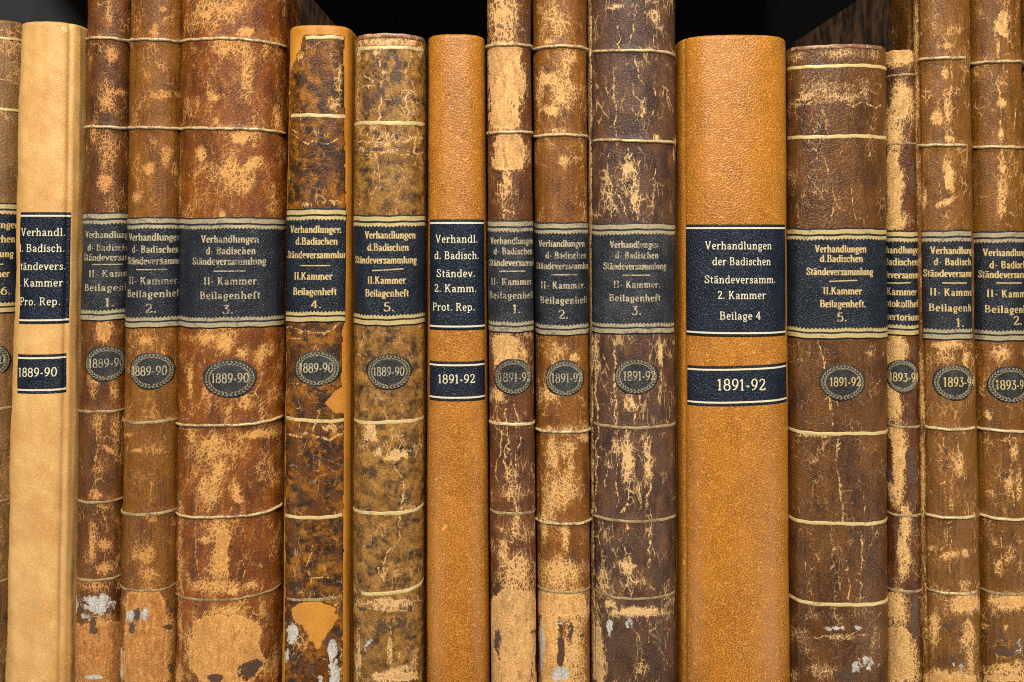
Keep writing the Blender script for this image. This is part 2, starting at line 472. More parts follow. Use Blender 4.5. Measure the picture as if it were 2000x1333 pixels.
    g['8'] = (.64, [arc(.32, .74, .19, .25, 0, 360, 18), arc(.32, .26, .23, .27, 0, 360, 18)])
    g['9'] = (.62, [arc(.31, .69, .21, .31, 0, 360, 20), [(.52, .66), (.46, .34), (.32, .12), (.12, .04)]])
    return g


GL = glyphs()
STYLE = {   # thick, thin, extra tracking
    'bold': (0.20, 0.085, 0.01),
    'wide': (0.20, 0.085, 0.07),
    'light': (0.125, 0.085, 0.04),
    'date': (0.135, 0.085, 0.03),
}


def layout(text, style):
    x, out = 0.0, []
    tr = STYLE[style][2]
    for ch in text:
        a, strokes = GL[ch]
        for s in strokes:
            out.append([(px + x, py) for px, py in s])
        x += a + tr
    return out, x - tr


# ------------------------------------------------------------------ the book
def proj(P):
    k = D / (D + P[..., 1])
    return 1000 + P[..., 0] / S * k, EYE - (P[..., 2] - ZE) / S * k


class Book:
    def __init__(s, name, label, edges, top, b=0.32, n=2.3, y0=0.0, seed=1, depth=0.20, joint=0.0, swell=(), wob=0.00022, lean=26):
        s.seed = seed
        s.rng = random.Random(seed)
        s.y0 = y0
        xlT, xlB, xrT, xrB = edges
        wpx = ((xrT - xlT) + (xrB - xlB)) / 2
        s.b = b * (1.25 if n < 2.4 else 1.1) * wpx * S
        kb = (D + y0 + s.b) / D
        s.XlT, s.XlB, s.XrT, s.XrB = [(v - 1000) * S * kb for v in (xlT + 1.2, xlB + 1.2, xrT - 1.2, xrB - 1.2)]
        s.hw = ((s.XrT - s.XlT) + (s.XrB - s.XlB)) / 4
        s.zT, s.zB = s.z_at(50), s.z_at(1300)
        s.top = s.z_at(top)
        th = np.linspace(math.pi, 0, 400)
        c, sn = np.cos(th), np.abs(np.sin(th))
        cx = s.hw * np.sign(c) * np.abs(c) ** (2 / n)
        cy = s.b * (1 - sn ** (2 / n))
        side = np.linspace(0.10 * S * 1000 * 0.001 + 100 * S, 0.6 * S, 40)
        g = joint * np.exp(-((side - 9 * S) / (5 * S)) ** 2)
        px = np.concatenate([-(s.hw - g), cx, (s.hw - g)[::-1]])
        py = np.concatenate([s.b + side, cy, (s.b + side)[::-1]])
        d = np.concatenate([[0], np.cumsum(np.hypot(np.diff(px), np.diff(py)))])
        mid = np.interp(0, px[40:440], d[40:440])
        s.A = d - mid
        s.px, s.py = px, py
        s.aL, s.aR = s.A[40], s.A[439]          # curved portion
        aa = np.concatenate([np.linspace(s.A[0], s.aL, 16)[:-1],
                             np.linspace(s.aL, s.aR, max(20, int((s.aR - s.aL) / (1.9 * S)))),
                             np.linspace(s.aR, s.A[-1], 16)[1:]])
        s.cols = aa
        e = 0.6 * S
        tx = np.interp(s.A + e, s.A, px) - np.interp(s.A - e, s.A, px)
        ty = np.interp(s.A + e, s.A, py) - np.interp(s.A - e, s.A, py)
        L = np.hypot(tx, ty) + 1e-12
        s.nx, s.ny = ty / L, -tx / L            # outward (towards -y in front)
        s.swell = [s.z_at(p) for p in swell]
        s.ph = [s.rng.uniform(0, 6.28) for _ in range(12)]
        s.wob = wob
        s.loc = ((s.XlB + s.XrB) / 2, y0, 0.0)
        s.root = bpy.data.objects.new(name, None)
        s.root.empty_display_size = 0.02
        s.root.location = s.loc
        COL.objects.link(s.root)
        s.root['label'] = label
        s.root['category'] = 'book'
        s.root['group'] = 'old bound volumes standing in a row'
        s.depth = depth
        s.grooves = []
        s.rag = 0.25 if n >= 2.4 else 1.2

    def z_at(s, py):
        return ZE + (EYE - py) * S * (D + s.y0) / D

    def disp(s, a, z):
        p, am, zm = s.ph, a * 1000, z * 1000
        v = s.wob * (np.sin(zm * .045 + p[0]) * .7 + np.sin(zm * .11 + am * .12 + p[1]) * .5 + np.sin(am * .33 + zm * .03 + p[2]) * .4
                     + np.sin(zm * .27 - am * .2 + p[3]) * .22 + np.sin(am * .9 + zm * .05 + p[4]) * .15 + np.sin(zm * .8 + am * .5 + p[5]) * .10)
        for ag, dg, wg in s.grooves:
            v = v - dg * S * np.exp(-((a - ag) / (wg * S)) ** 2)
        for zb in s.swell:
            v = v + 0.00055 * np.exp(-((z - zb) / 0.0021) ** 2)
        return v

    def surf(s, a, z, off=0.0, inset=0.0):
        a, z = np.asarray(a, float), np.asarray(z, float)
        x, y = np.interp(a, s.A, s.px), np.interp(a, s.A, s.py)
        nx, ny = np.interp(a, s.A, s.nx), np.interp(a, s.A, s.ny)
        front = np.clip(1 - (y - s.b * .75) / (s.b * .35), 0, 1)
        o = off + s.disp(a, z) * front - inset
        t = (s.zT - z) / (s.zT - s.zB)
        xl, xr = s.XlT + (s.XlB - s.XlT) * t, s.XrT + (s.XrB - s.XrT) * t
        xx = (xl + xr) / 2 + x * (xr - xl) / 2 / s.hw + nx * o
        return np.stack(np.broadcast_arrays(xx, s.y0 + y + ny * o, z), -1)

    def uv(s, a, z):
        a, z = np.broadcast_arrays(np.asarray(a, float), np.asarray(z, float))
        return np.stack([a * 1000 + 40 * s.seed, z * 1000 + 13 * s.seed, np.full(a.shape, s.seed * 7.3)], -1)

    def inv(s, px, py):
        """arc and height whose projection is the photo pixel"""
        z = s.z_at(py)
        ag = np.linspace(s.aL * .995, s.aR * .995, 400)
        a = 0.0
        for _ in range(4):
            P = s.surf(ag, np.full(400, z))
            X_ = 1000 + P[:, 0] / S * D / (D + P[:, 1])
            i0, i1 = int(np.argmin(X_)), int(np.argmax(X_))
            if px < X_[i0]:
                a = ag[i0] + (px - X_[i0]) * S
            elif px > X_[i1]:
                a = ag[i1] + (px - X_[i1]) * S
            else:
                a = float(np.interp(px, X_[i0:i1 + 1], ag[i0:i1 + 1]))
            y = float(s.y0 + np.interp(a, s.A, s.py))
            z = ZE + (EYE - py) * S * (D + y) / D
        return a, z

    # ---- leather back
    def spine(s, mat, wear=(), pale=(), dark=(), cracks=(), bare=(), name='spine', step=2.0):
        r = 7 * S
        zr = np.linspace(0.0, s.top - r, int((s.top - r) / (step * S)))
        rows = [(z, 0.0) for z in zr]
        for k in range(1, 7):
            t = k / 6 * math.pi / 2
            rows.append((s.top - r + r * math.sin(t), r * (1 - math.cos(t))))
        rows += [(s.top - 1.2 * S, r + 3 * S), (s.top - 5 * S, r + 6 * S), (s.top - 14 * S, r + 7 * S)]
        V, UV = [], []
        a = s.cols
        rag = np.interp(a, np.linspace(s.A[0], s.A[-1], 60), [s.rng.uniform(-1, 1) for _ in range(60)])
        for z, ins in rows:
            k = min(1.0, max(0.0, (z - (s.top - 12 * S)) / (8 * S)))
            V.append(s.surf(a, z + rag * k * s.rag * S, 0.0, ins))
            UV.append(s.uv(a, np.full(a.shape, z)))
        V, UV = np.array(V), np.array(UV)
        nr, nc = V.shape[:2]
        pts = V.reshape(-1, 3)
        X_, Y_ = proj(pts)
        at = {'wear': s.field(X_, Y_, wear)}
        if bare: at['bare'] = s.boxes(X_, Y_, bare)
        if pale: at['pale'] = s.field(X_, Y_, pale)
        if dark: at['dark'] = s.field(X_, Y_, dark)
        if cracks: at['crk'] = s.lines(X_, Y_, cracks)
        o = mesh(name, pts, grid_quads(nr, nc), mat, s.root, s.loc, at, True, UV.reshape(-1, 3))
        return o

    @staticmethod
    def field(X_, Y_, spots):
        f = np.zeros(X_.shape)
        for sp in spots:
            cx, cy, rx, ry, am = sp[:5]
            an = math.radians(sp[5]) if len(sp) > 5 else 0
            dx, dy = X_ - cx, Y_ - cy
            if an:
                dx, dy = dx * math.cos(an) + dy * math.sin(an), -dx * math.sin(an) + dy * math.cos(an)
            sh = 0.80 if rx > 8 else 0.9
            q = (dx / (rx * sh)) ** 2 + (dy / (ry * sh)) ** 2
            g = am * np.exp(-0.75 * q ** 1.15)
            f = np.where(am > 0, np.maximum(f, g), f + g) if am > 0 else f + g
        return f

    @staticmethod
    def boxes(X_, Y_, bx):
        f = np.zeros(X_.shape)
        for cx, cy, rx, ry in bx:
            r = min(rx, ry) * .6
            qx, qy = np.abs(X_ - cx) - rx + r, np.abs(Y_ - cy) - ry + r
            d = r - np.hypot(np.maximum(qx, 0), np.maximum(qy, 0)) - np.minimum(np.maximum(qx, qy), 0)
            f = np.maximum(f, np.clip(0.5 + d / 26.0, 0, 1))
        return f

    def lines(s, X_, Y_, cracks):
        f = np.zeros(X_.shape)
        for c in cracks:
            x0, y0, x1, y1, wd, jit = c
            n = max(3, int(math.hypot(x1 - x0, y1 - y0) / 9))
            pts, off = [], 0.0
            for i in range(n + 1):
                t = i / n
                off = off * .75 + s.rng.uniform(-jit, jit)
                L = math.hypot(x1 - x0, y1 - y0)
                nx, ny = -(y1 - y0) / L, (x1 - x0) / L
                pts.append((x0 + (x1 - x0) * t + nx * off, y0 + (y1 - y0) * t + ny * off))
            segs = list(zip(pts, pts[1:]))
            for p in pts[1:-1]:
                if s.rng.random() < .18:
                    an = s.rng.uniform(0, 6.28)
                    l = s.rng.uniform(4, 12)
                    segs.append((p, (p[0] + l * math.cos(an), p[1] + l * math.sin(an))))
            for (ax, ay), (bx, by) in segs:
                w_ = wd * s.rng.uniform(.55, 1.35)
                m = (X_ > min(ax, bx) - 9) & (X_ < max(ax, bx) + 9) & (Y_ > min(ay, by) - 9) & (Y_ < max(ay, by) + 9)
                if not m.any():
                    continue
                px, py = X_[m], Y_[m]
                L2 = (bx - ax) ** 2 + (by - ay) ** 2 + 1e-9
                t = np.clip(((px - ax) * (bx - ax) + (py - ay) * (by - ay)) / L2, 0, 1)
                dd = np.hypot(px - ax - t * (bx - ax), py - ay - t * (by - ay))
                f[m] = np.maximum(f[m], np.clip(1 - dd / (2.6 * w_), 0, 1))
        return f

    def boards(s, mat):
        ztop = s.top - 12 * S
        t = 0.0026
        ys = s.y0 + s.b + 14 * S
        for nm, sg in (('front_board', -1), ('back_board', 1)):
            V = []
            for (o1, o2) in ((0, 0), (1, 1)):
                pass
            xt = (s.XlT if sg < 0 else s.XrT) - sg * 1.2 * S
            xb = (s.XlB if sg < 0 else s.XrB) - sg * 1.2 * S
            tl = (s.zT - s.zB)
            def xe(z): return xb + (xt - xb) * (z - s.zB) / tl
            pts = []
            for y in (ys, s.y0 + s.depth):
                for z in (0.0004, ztop):
                    for q in (0, 1):
                        pts.append((xe(z) - sg * q * t, y, z))
            Q = [(0, 1, 3, 2), (4, 6, 7, 5), (0, 4, 5, 1), (2, 3, 7, 6), (0, 2, 6, 4), (1, 5, 7, 3)]
            mesh(nm, pts, Q, mat, s.root, s.loc, None, False)
        zt = ztop - 0.004
        x0 = max(s.XlT, s.XlB) + t + 0.0012
        x1 = min(s.XrT, s.XrB) - t - 0.0012
        if x1 - x0 > 0.002:
            box('text_block', x0, x1, ys + 0.001, s.y0 + s.depth - 0.004, 0.004, zt, M['page'], s.root, s.loc)

    # ---- tooled lines over the back
    def band(s, py, hw=3.6, ht=3.4, mat='ridge', x=None, slope=0.0, name='gilt_band', parent=None, wob=0.8):
        z0 = s.z_at(py)
        a0, a1 = (s.aL * .95, s.aR * .95) if x is None else (s.inv(x[0], py)[0], s.inv(x[1], py)[0])
        a = np.linspace(a0, a1, max(12, int((a1 - a0) / (2.5 * S))))
        p = [s.rng.uniform(0, 6.28) for _ in range(3)]
        am = a * 1000
        if mat in ('ridge_dim', 'fillet'):
            hw, ht = hw * 1.12, min(ht, 1.3)
        zz = z0 + S * wob * (np.sin(am * .18 + p[0]) + .5 * np.sin(am * .7 + p[1])) - slope * a
        wd = hw * .78 * S * (1 + .05 * np.sin(am * .5 + p[2]) + .03 * np.sin(am * 1.7 + p[0]))
        V, UV = [], []
        k = 9
        for i in range(k):
            t = -math.pi / 2 + math.pi * i / (k - 1)
            z = zz + wd * math.sin(t)
            off = ht * S * math.cos(t) ** .8 + (0.25 * S if 0 < i < k - 1 else -0.6 * S)
            ef = np.clip(np.minimum(a - a0, a1 - a) / (11 * S), 0.0, 1.0) ** .6
            V.append(s.surf(a, z, off * ef + (1 - ef) * .1 * S))
            UV.append(s.uv(a, z))
        V, UV = np.array(V), np.array(UV)
        return mesh(name, V.reshape(-1, 3), grid_quads(k, len(a)), M[mat], parent or s.root, s.loc, None, True, UV.reshape(-1, 3))

    def strip(s, a0, a1, zfun0, zfun1, off, mat, name, parent, skirt=True, nz=2, da=2.4):
        a = np.linspace(a0, a1, max(8, int((a1 - a0) / (da * S))))
        lo, hi = zfun0(a), zfun1(a)
        V, UV = [], []
        ts = np.linspace(0, 1, nz)
        if skirt:
            V.append(s.surf(a, lo - .2 * S, -.4 * S)); UV.append(s.uv(a, lo))
        for t in ts:
            z = lo + (hi - lo) * t
            V.append(s.surf(a, z, off)); UV.append(s.uv(a, z))
        if skirt:
            V.append(s.surf(a, hi + .2 * S, -.4 * S)); UV.append(s.uv(a, hi))
        V, UV = np.array(V), np.array(UV)
        nr, nc = V.shape[:2]
        if skirt:   # close the two ends as well
            e0 = s.surf(np.full(nr, a0 - .2 * S), V[:, 0, 2], -.4 * S)
            e1 = s.surf(np.full(nr, a1 + .2 * S), V[:, -1, 2], -.4 * S)
            V = np.concatenate([e0[:, None], V, e1[:, None]], 1)
            UV = np.concatenate([UV[:, :1], UV, UV[:, -1:]], 1)
            nr, nc = V.shape[:2]
        return mesh(name, V.reshape(-1, 3), grid_quads(nr, nc), M[mat], parent, s.loc, None, True, UV.reshape(-1, 3))

    # ---- lettering: one mesh of gold-leaf strokes lying on the label
    def letters(s, lines, style, mat, parent, off, name='lettering', amax=None, amin=None, seed=0):
        V, Q, UV = [], [], []
        amax = s.aR * .985 if amax is None else amax
        amin = s.aL * .985 if amin is None else amin
        rn = random.Random(s.seed * 31 + seed)
        kk = 0
        for ln in lines:
            if ln[0] == '__':
                _, x0, x1, py = ln[:4]
                sl = ln[4] if len(ln) > 4 else 0.0
                a0, z0 = s.inv(x0, py)
                ln_len = (x1 - x0) * S
                strokes = [[(0, 0), (ln_len, ln_len * sl)]]
                thick = thin = 2.3 * S
                org = (a0, z0)
                sx = sy = 1.0
                cap = 12 * S
            else:
                text, x0, wpx, py, cap_px = ln[:5]
                sl = ln[5] if len(ln) > 5 else 0.0
                stl = ln[6] if len(ln) > 6 else style
                strokes, adv = layout(text, stl)
                a0, z0 = s.inv(x0, py)
                cap = cap_px * S * (.94 if text[0].isdigit() and 'K' not in text else .82)
                sx, sy = wpx * S / adv, cap
                th, tn, _ = STYLE[stl]
                thick, thin = th * min(cap, sx * 1.25), tn * cap
                org = (a0, z0)
            for stx in strokes:
                pts = []
                P = [(x * sx, y * sy) for x, y in stx]
                for (ax, ay), (bx, by) in zip(P, P[1:]):
                    L = math.hypot(bx - ax, by - ay)
                    m = max(1, int(L / (0.22 * cap)))
                    for i in range(m):
                        pts.append((ax + (bx - ax) * i / m, ay + (by - ay) * i / m))
                pts.append(P[-1])
                pts = np.array(pts)
                if len(pts) < 2:
                    continue
                tg = np.gradient(pts, axis=0)
                tg /= (np.linalg.norm(tg, axis=1, keepdims=True) + 1e-12)
                hwid = .5 * (thin + (thick - thin) * np.abs(tg[:, 1]) ** 1.3)
                hwid = hwid * np.array([rn.uniform(.9, 1.1) for _ in hwid])
                nn = np.stack([-tg[:, 1], tg[:, 0]], 1)
                e = np.zeros_like(pts)
                A_ = pts + nn * hwid[:, None]
                B_ = pts - nn * hwid[:, None]
                kk += 1
                of = off + (kk % 9) * 3e-6
                for (q0, q1, r1, r0) in zip(A_[:-1], A_[1:], B_[1:], B_[:-1]):
                    aa = np.array([q0[0], q1[0], r1[0], r0[0]]) + org[0]
                    if aa.max() > amax or aa.min() < amin:
                        continue
                    zz = np.array([q0[1], q1[1], r1[1], r0[1]]) + org[1] + sl * (aa - org[0])
                    i = len(V) * 4
                    V.append(s.surf(aa, zz, of))
                    UV.append(s.uv(aa, zz))
                    Q.append((i, i + 3, i + 2, i + 1))
        V = np.concatenate(V)
        return mesh(name, V, Q, M[mat], parent, s.loc, None, True, np.concatenate(UV))

    # ---- the old title piece with its gilt borders
    def old_label(s, p0, p1, lines, style='bold', mat='label_char', foil='foil_dim', rule='rule_dim', x=None, cap=None, sl=0.0, seed=0, k=1.0):
        a0, a1 = (s.aL * .975, s.aR * .975) if x is None else (s.inv(x[0], (p0 + p1) / 2)[0], s.inv(x[1], (p0 + p1) / 2)[0])
        zt, zb = s.z_at(p0), s.z_at(p1)
        ph = s.rng.uniform(0, 6)
        def wv(a): return S * (0.9 * np.sin(a * 150 + ph) + .5 * np.sin(a * 520 + ph * 2)) + sl * a
        T = .9 * S
        lab = s.strip(a0, a1, lambda a: zb + wv(a), lambda a: zt + wv(a), T, mat, 'title_label', s.root, True, 60)
        o = T + .22 * S
        sc_n = 2 * math.pi / (7.2 * S)
        def scal(a): return S * 3.4 * (np.abs(np.sin(a * sc_n * .5)) - .5)
        i0, i1 = a0 + .6 * S, a1 - .6 * S
        s.strip(i0, i1, lambda a: zt - 11.5 * S * k + wv(a), lambda a: zt - 3 * S * k + wv(a), o, rule, 'gilt_rule', lab, False)
        s.strip(i0, i1, lambda a: zt - 22.5 * S * k + wv(a) + scal(a), lambda a: zt - 15.5 * S * k + wv(a), o, rule, 'gilt_scallop', lab, False, da=1.2)
        s.strip(i0, i1, lambda a: zb + 14.5 * S * k + wv(a), lambda a: zb + 21.5 * S * k + wv(a) - scal(a), o, rule, 'gilt_scallop', lab, False, da=1.2)
        s.strip(i0, i1, lambda a: zb + 2.5 * S * k + wv(a), lambda a: zb + 11 * S * k + wv(a), o, rule, 'gilt_rule', lab, False)
        s.letters(lines, style, foil, lab, o + .1 * S, amax=a1, amin=a0, seed=seed)
        return lab

    def new_label(s, xl, xr, p0, p1, lines, style='light', name='title_label', sl=0.0, slr=0.0):
        pm = (p0 + p1) / 2
        a0, a1 = s.inv(xl, pm)[0], s.inv(xr, pm)[0]
        zt, zb = s.z_at(p0), s.z_at(p1)
        def wv(a): return sl * (a - a0)
        def wt(a): return slr * (a - a0)
        T = 1.1 * S
        lab = s.strip(a0, a1, lambda a: zb + wv(a), lambda a: zt + wt(a), T, 'label_new', name, s.root, True, 50)
        o = T + .22 * S
        s.strip(a0 + .4 * S, a1 - .4 * S, lambda a: zt - 8.6 * S + wt(a), lambda a: zt - 5.2 * S + wt(a), o, 'foil_new', 'gilt_rule', lab, False)
        s.strip(a0 + .4 * S, a1 - .4 * S, lambda a: zb + 5.2 * S + wv(a), lambda a: zb + 8.6 * S + wv(a), o, 'foil_new', 'gilt_rule', lab, False)
        s.letters(lines, style, 'foil_new', lab, o + .1 * S, amax=a1, amin=a0, seed=int(p0))
        return lab

    def oval(s, cx, cy, rx, ry, date, foil='foil_dim', seed=0):
        ac, zc = s.inv(cx, cy)
        RX, RY = rx * S, ry * S
        rn = random.Random(s.seed * 17 + seed)
        ph = [rn.uniform(0, 6.28) for _ in range(3)]
        nth, nr = 72, 9
        V, UV, Q = [], [], []
        lim0, lim1 = s.aL * .985, s.aR * .985
        def rad(t): return 1 + .025 * math.sin(3 * t + ph[0]) + .018 * math.sin(5 * t + ph[1]) + .012 * math.sin(9 * t + ph[2])
        T = .8 * S
        for j in range(nr + 1):
            f = j / (nr - 1) if j < nr else 1.012
            for i in range(nth):
                t = 2 * math.pi * i / nth
                a = min(lim1, max(lim0, ac + RX * f * rad(t) * math.cos(t)))
                z = zc + RY * f * rad(t) * math.sin(t)
                V.append(s.surf(a, z, T if j < nr else -.4 * S))
                UV.append(s.uv(a, z))
        for j in range(nr):
            for i in range(nth):
                k = (i + 1) % nth
                Q.append((j * nth + i, (j + 1) * nth + i, (j + 1) * nth + k, j * nth + k))
        ov = mesh('date_oval', np.array(V), Q, M['oval'], s.root, s.loc, None, True, np.array(UV))
        # wreath: two rows of small leaves running round from the foot to the top
        V, UV, Q = [], [], []
        off = T + .2 * S
        nl = 17
        for side in (-1, 1):
            for i in range(nl):
                t = -math.pi / 2 + side * math.pi * (i + .5) / nl
                for row, rr in ((0, .885), (1, .755)):
                    tt = t + side * (.05 if row else 0)
                    c = np.array([RX * rr * math.cos(tt), RY * rr * math.sin(tt)])
                    tan = np.array([-RX * math.sin(tt), RY * math.cos(tt)]) * side
                    tan /= np.linalg.norm(tan)
                    nor = np.array([math.cos(tt) * RY, math.sin(tt) * RX])
                    nor /= np.linalg.norm(nor)
                    dirn = tan * .85 + nor * (.52 if row == 0 else -.52)
                    dirn /= np.linalg.norm(dirn)
                    pr = np.array([-dirn[1], dirn[0]])
                    L, Wd = 4.3 * S * rn.uniform(.85, 1.1), 1.55 * S * rn.uniform(.8, 1.15)
                    pts = [c - dirn * L, c - dirn * .2 * L + pr * Wd, c + dirn * L, c - dirn * .2 * L - pr * Wd]
                    aa = np.array([q[0] for q in pts]) + ac
                    zz = np.array([q[1] for q in pts]) + zc
                    if aa.max() > lim1 or aa.min() < lim0:
                        continue
                    k = len(V) * 4
                    V.append(s.surf(aa, zz, off + (i % 2) * 3e-6))
                    UV.append(s.uv(aa, zz))
                    Q.append((k, k + 1, k + 2, k + 3))
        mesh('leaf_wreath', np.concatenate(V), Q, M['leaf'], ov, s.loc, None, True, np.concatenate(UV))
        s.letters([date], 'date', foil, ov, off + .15 * S, 'date_lettering', seed=seed + 5)
        return ov


# ------------------------------------------------------------------ bookcase
bc = bpy.data.objects.new('bookcase', None)
COL.objects.link(bc)
bc['label'] = 'dark bookcase shelf that holds the whole row of old books'
bc['category'] = 'bookcase'
box('shelf_board', -0.60, 0.60, -0.03, 0.30, -0.022, -0.0003, M['wood'], bc, (0, 0, 0), 0.0015)
box('back_panel', -0.60, 0.60, 0.302, 0.312, -0.02, 0.52, M['back'], bc, (0, 0, 0))
box('upper_shelf_board', -0.60, 0.60, 0.06, 0.30, 0.46, 0.482, M['wood'], bc, (0, 0, 0), 0.0015)
box('side_panel', -0.312, -0.304, 0.05, 0.30, 0.0, 0.4585, M['metal'], bc, (0, 0, 0))

TAN1, TAN2 = (0.62, 0.31, 0.088), (0.37, 0.135, 0.028)
PTAN1, PTAN2 = (0.67, 0.39, 0.145), (0.38, 0.165, 0.048)


def tx(rows, x, ys, cap, style=None, sl=0.0):
    pass


# 0 --- cropped volume at the far left
b = Book('old_book', 'worn grey brown book cut off at the left edge, number 6 on its label', (-75, -105, 49, 22), 36, 0.30, 2.2, 0.004, 3)
b.spine(mat_old('leather_grey_brown', (0.11, 0.058, 0.027), (0.25, 0.145, 0.072), (0.17, 0.095, 0.05), PTAN1, PTAN2, -0.05, wn=.5, streak=.6),
        wear=[(20, 75, 45, 45, .95), (25, 140, 30, 30, .75), (10, 900, 14, 80, .45), (0, 1050, 14, 60, .4), (18, 1280, 12, 60, .8)],
        dark=[(8, 65, 14, 12, .8), (30, 60, 6, 14, .7), (14, 1200, 14, 40, .6)], cracks=[(32, 110, 40, 170, 3, 4), (0, 155, 45, 168, 3, 3)])
b.boards(M['marble'])
for p in (72, 212): b.band(p, 3.4, 1.2, 'fillet')
for p in (802, 985, 1145): b.band(p, 3.0, 1.0, 'ridge_dim')
b.old_label(396, 614, [('Verhandlungen', -76, 111, 446, 17), ('d.Badischen', -62, 86, 474, 17), ('St\u00e4ndeversammlung', -96, 140, 502, 17), ('__', -50, 2, 517),
                       ('II. Kammer', -66, 80, 542, 17), ('6.', 0, 20, 576, 16)], mat='label_navy', foil='foil', rule='rule')
b.oval(-26, 706, 43, 36, ('1889=90', -62, 66, 713, 18))

# 1 --- pale rebound volume
b = Book('old_book', 'pale tan smooth leather book with two navy labels, second from the left, dated 1889-90', (53, 23, 172, 153), 41, 0.42, 2.7, 0.001, 4, joint=0.0009, wob=.00035)
b.grooves = [(b.inv(127, 700)[0], 3.2, 5), (b.inv(146, 700)[0], -1.0, 6)]
b.spine(mat_tan('leather_pale_tan', (0.55, 0.31, 0.095), (0.70, 0.46, 0.19), (0.43, 0.20, 0.046), 0.6, 1.9, 0.42, 0.42),
        wear=[(130, 55, 18, 14, .8)], dark=[(141, 700, 9, 900, .75, .95), (80, 870, 26, 60, .3), (70, 1180, 25, 30, .35), (160, 100, 10, 60, .4), (140, 60, 8, 6, .5)])
b.boards(mat_plain('pale_board_leather', (0.50, 0.29, 0.11), (0.40, 0.22, 0.08), (0.3, 0.3), 0.55))
b.new_label(40, 136, 415, 633, [('Verhandl.', 42, 86, 461, 18), ('d. Badisch.', 36, 95, 492, 18), ('St\u00e4ndevers.', 35, 100, 527, 18), ('2. Kammer', 34, 97, 559, 18), ('Pro. Rep.', 40, 82, 596, 18)])
b.new_label(35, 129, 693, 769, [('1889-90', 37, 75, 735, 18)], name='date_label')

# 2
b = Book('old_book', 'narrow dark brown book marked 1 of 1889-90, white paper scrap near its foot', (174, 150, 258, 238), -92, 0.34, 2.2, 0.004, 5, swell=(75, 248, 803, 980))
b.spine(mat_old('leather_dark_umber', (0.055, 0.022, 0.011), (0.17, 0.068, 0.025), (0.11, 0.042, 0.018), TAN1, TAN2, 0.12, (0.7, .5), .6),
        bare=[(195, 1278, 60, 64), (202, 650, 14, 16)],
        wear=[(213, 22, 10, 30, .8), (217, 105, 14, 24, 1.3), (210, 190, 15, 38, 1.3), (232, 180, 16, 9, 1.0), (206, 300, 18, 60, .8), (204, 358, 15, 22, 1.4), (182, 262, 6, 18, .9),
              (202, 645, 22, 24, 1.2, 40), (182, 750, 12, 30, 1.1), (222, 760, 10, 25, .9), (192, 830, 9, 30, 1.0), (225, 840, 8, 40, .8), (215, 880, 18, 5, 1.2, 30), (190, 940, 16, 40, .6), (187, 965, 15, 12, 1.5),
              (180, 1060, 7, 40, 1.3), (206, 1064, 13, 12, 1.4), (202, 1110, 20, 14, 1.1), (196, 1250, 40, 50, 1.6), (195, 1320, 50, 30, 1.6), (190, 1145, 40, 16, .9)],
        pale=[(190, 1180, 60, 22, 1.1), (165, 1205, 14, 20, .8), (185, 1323, 20, 4, .8)], dark=[(178, 1215, 10, 12, .8), (165, 1265, 6, 20, .6), (182, 1232, 10, 8, .7)],
        cracks=[(190, 815, 192, 900, 3, 4), (230, 800, 226, 900, 2.4, 4), (200, 1000, 206, 1040, 3, 4)])
b.boards(M['marble'])
for p in (75, 248): b.band(p)
for p in (805, 981): b.band(p, 3.2, 3.0, 'ridge_dim')
b.band(1134, 3.2, 3.0, 'ridge_dim')
b.old_label(415, 627, [('Verhandlungen', 168, 104, 465, 16), ('d- Badischen', 172, 92, 490, 16, 0, 'wide'), ('St\u00e4ndeversammlung', 165, 140, 509, 16), ('__', 181, 237, 517),
                       ('II- Kammer.', 174, 104, 541, 16, 0, 'wide'), ('Beilagenheft', 166, 116, 568, 16, 0, 'wide'), ('1.', 204, 18, 599, 18)], rule='rule_dim')
b.oval(207, 711, 43, 35, ('1889=90', 174, 68, 718, 18))

# 3
b = Book('old_book', 'mid brown book marked 2 of 1889-90, rubbed pale foot with two grey scraps', (259, 237, 358, 346), -88, 0.33, 2.2, 0.001, 6, swell=(78, 250, 826, 1006))
b.spine(mat_old('leather_chestnut', (0.10, 0.038, 0.014), (0.24, 0.105, 0.036), (0.15, 0.060, 0.022), TAN1, TAN2, 0.10, (0.75, .55), .55, streak=.5),
        bare=[(283, 1252, 42, 96)],
        wear=[(318, 18, 9, 7, 1.3), (302, 60, 7, 16, 1.2), (320, 40, 25, 15, .6), (325, 185, 34, 10, .9), (316, 125, 8, 12, .8), (290, 285, 14, 20, .6), (322, 305, 12, 24, 1.1), (290, 328, 12, 12, 1.4), (267, 384, 12, 12, 1.2),
              (283, 665, 16, 9, 1.4), (320, 690, 6, 30, .7), (340, 330, 10, 20, .5), (250, 850, 10, 4, 1.2), (268, 880, 12, 5, 1.1), (300, 880, 26, 12, .6), (298, 1015, 12, 6, 1.2),
              (295, 1010, 30, 6, .8), (282, 1085, 24, 22, .8), (262, 1085, 5, 10, 1.4), (295, 1075, 5, 14, 1.2), (290, 1120, 20, 14, 1.0), (275, 1180, 50, 26, 1.6), (300, 1250, 50, 70, 1.6), (255, 1290, 30, 50, 1.4)],
        pale=[(250, 1203, 12, 14, 1.1), (283, 1203, 9, 14, 1.1), (238, 1290, 3, 60, .9)], dark=[(266, 1202, 8, 14, .9), (258, 1225, 10, 14, .7), (335, 1190, 10, 10, .9), (330, 1225, 12, 6, .7), (338, 1300, 12, 16, .7)],
        cracks=[(296, 785, 318, 830, 3, 3), (296, 930, 290, 1000, 2.2, 3), (300, 640, 330, 740, 2.2, 5)])
b.boards(M['marble'])
for p in (77, 249): b.band(p)
for p in (825, 1005): b.band(p, 3.6, 3.2, 'ridge_dim')
b.band(1154, 2.6, 1.8, 'ridge_dim')
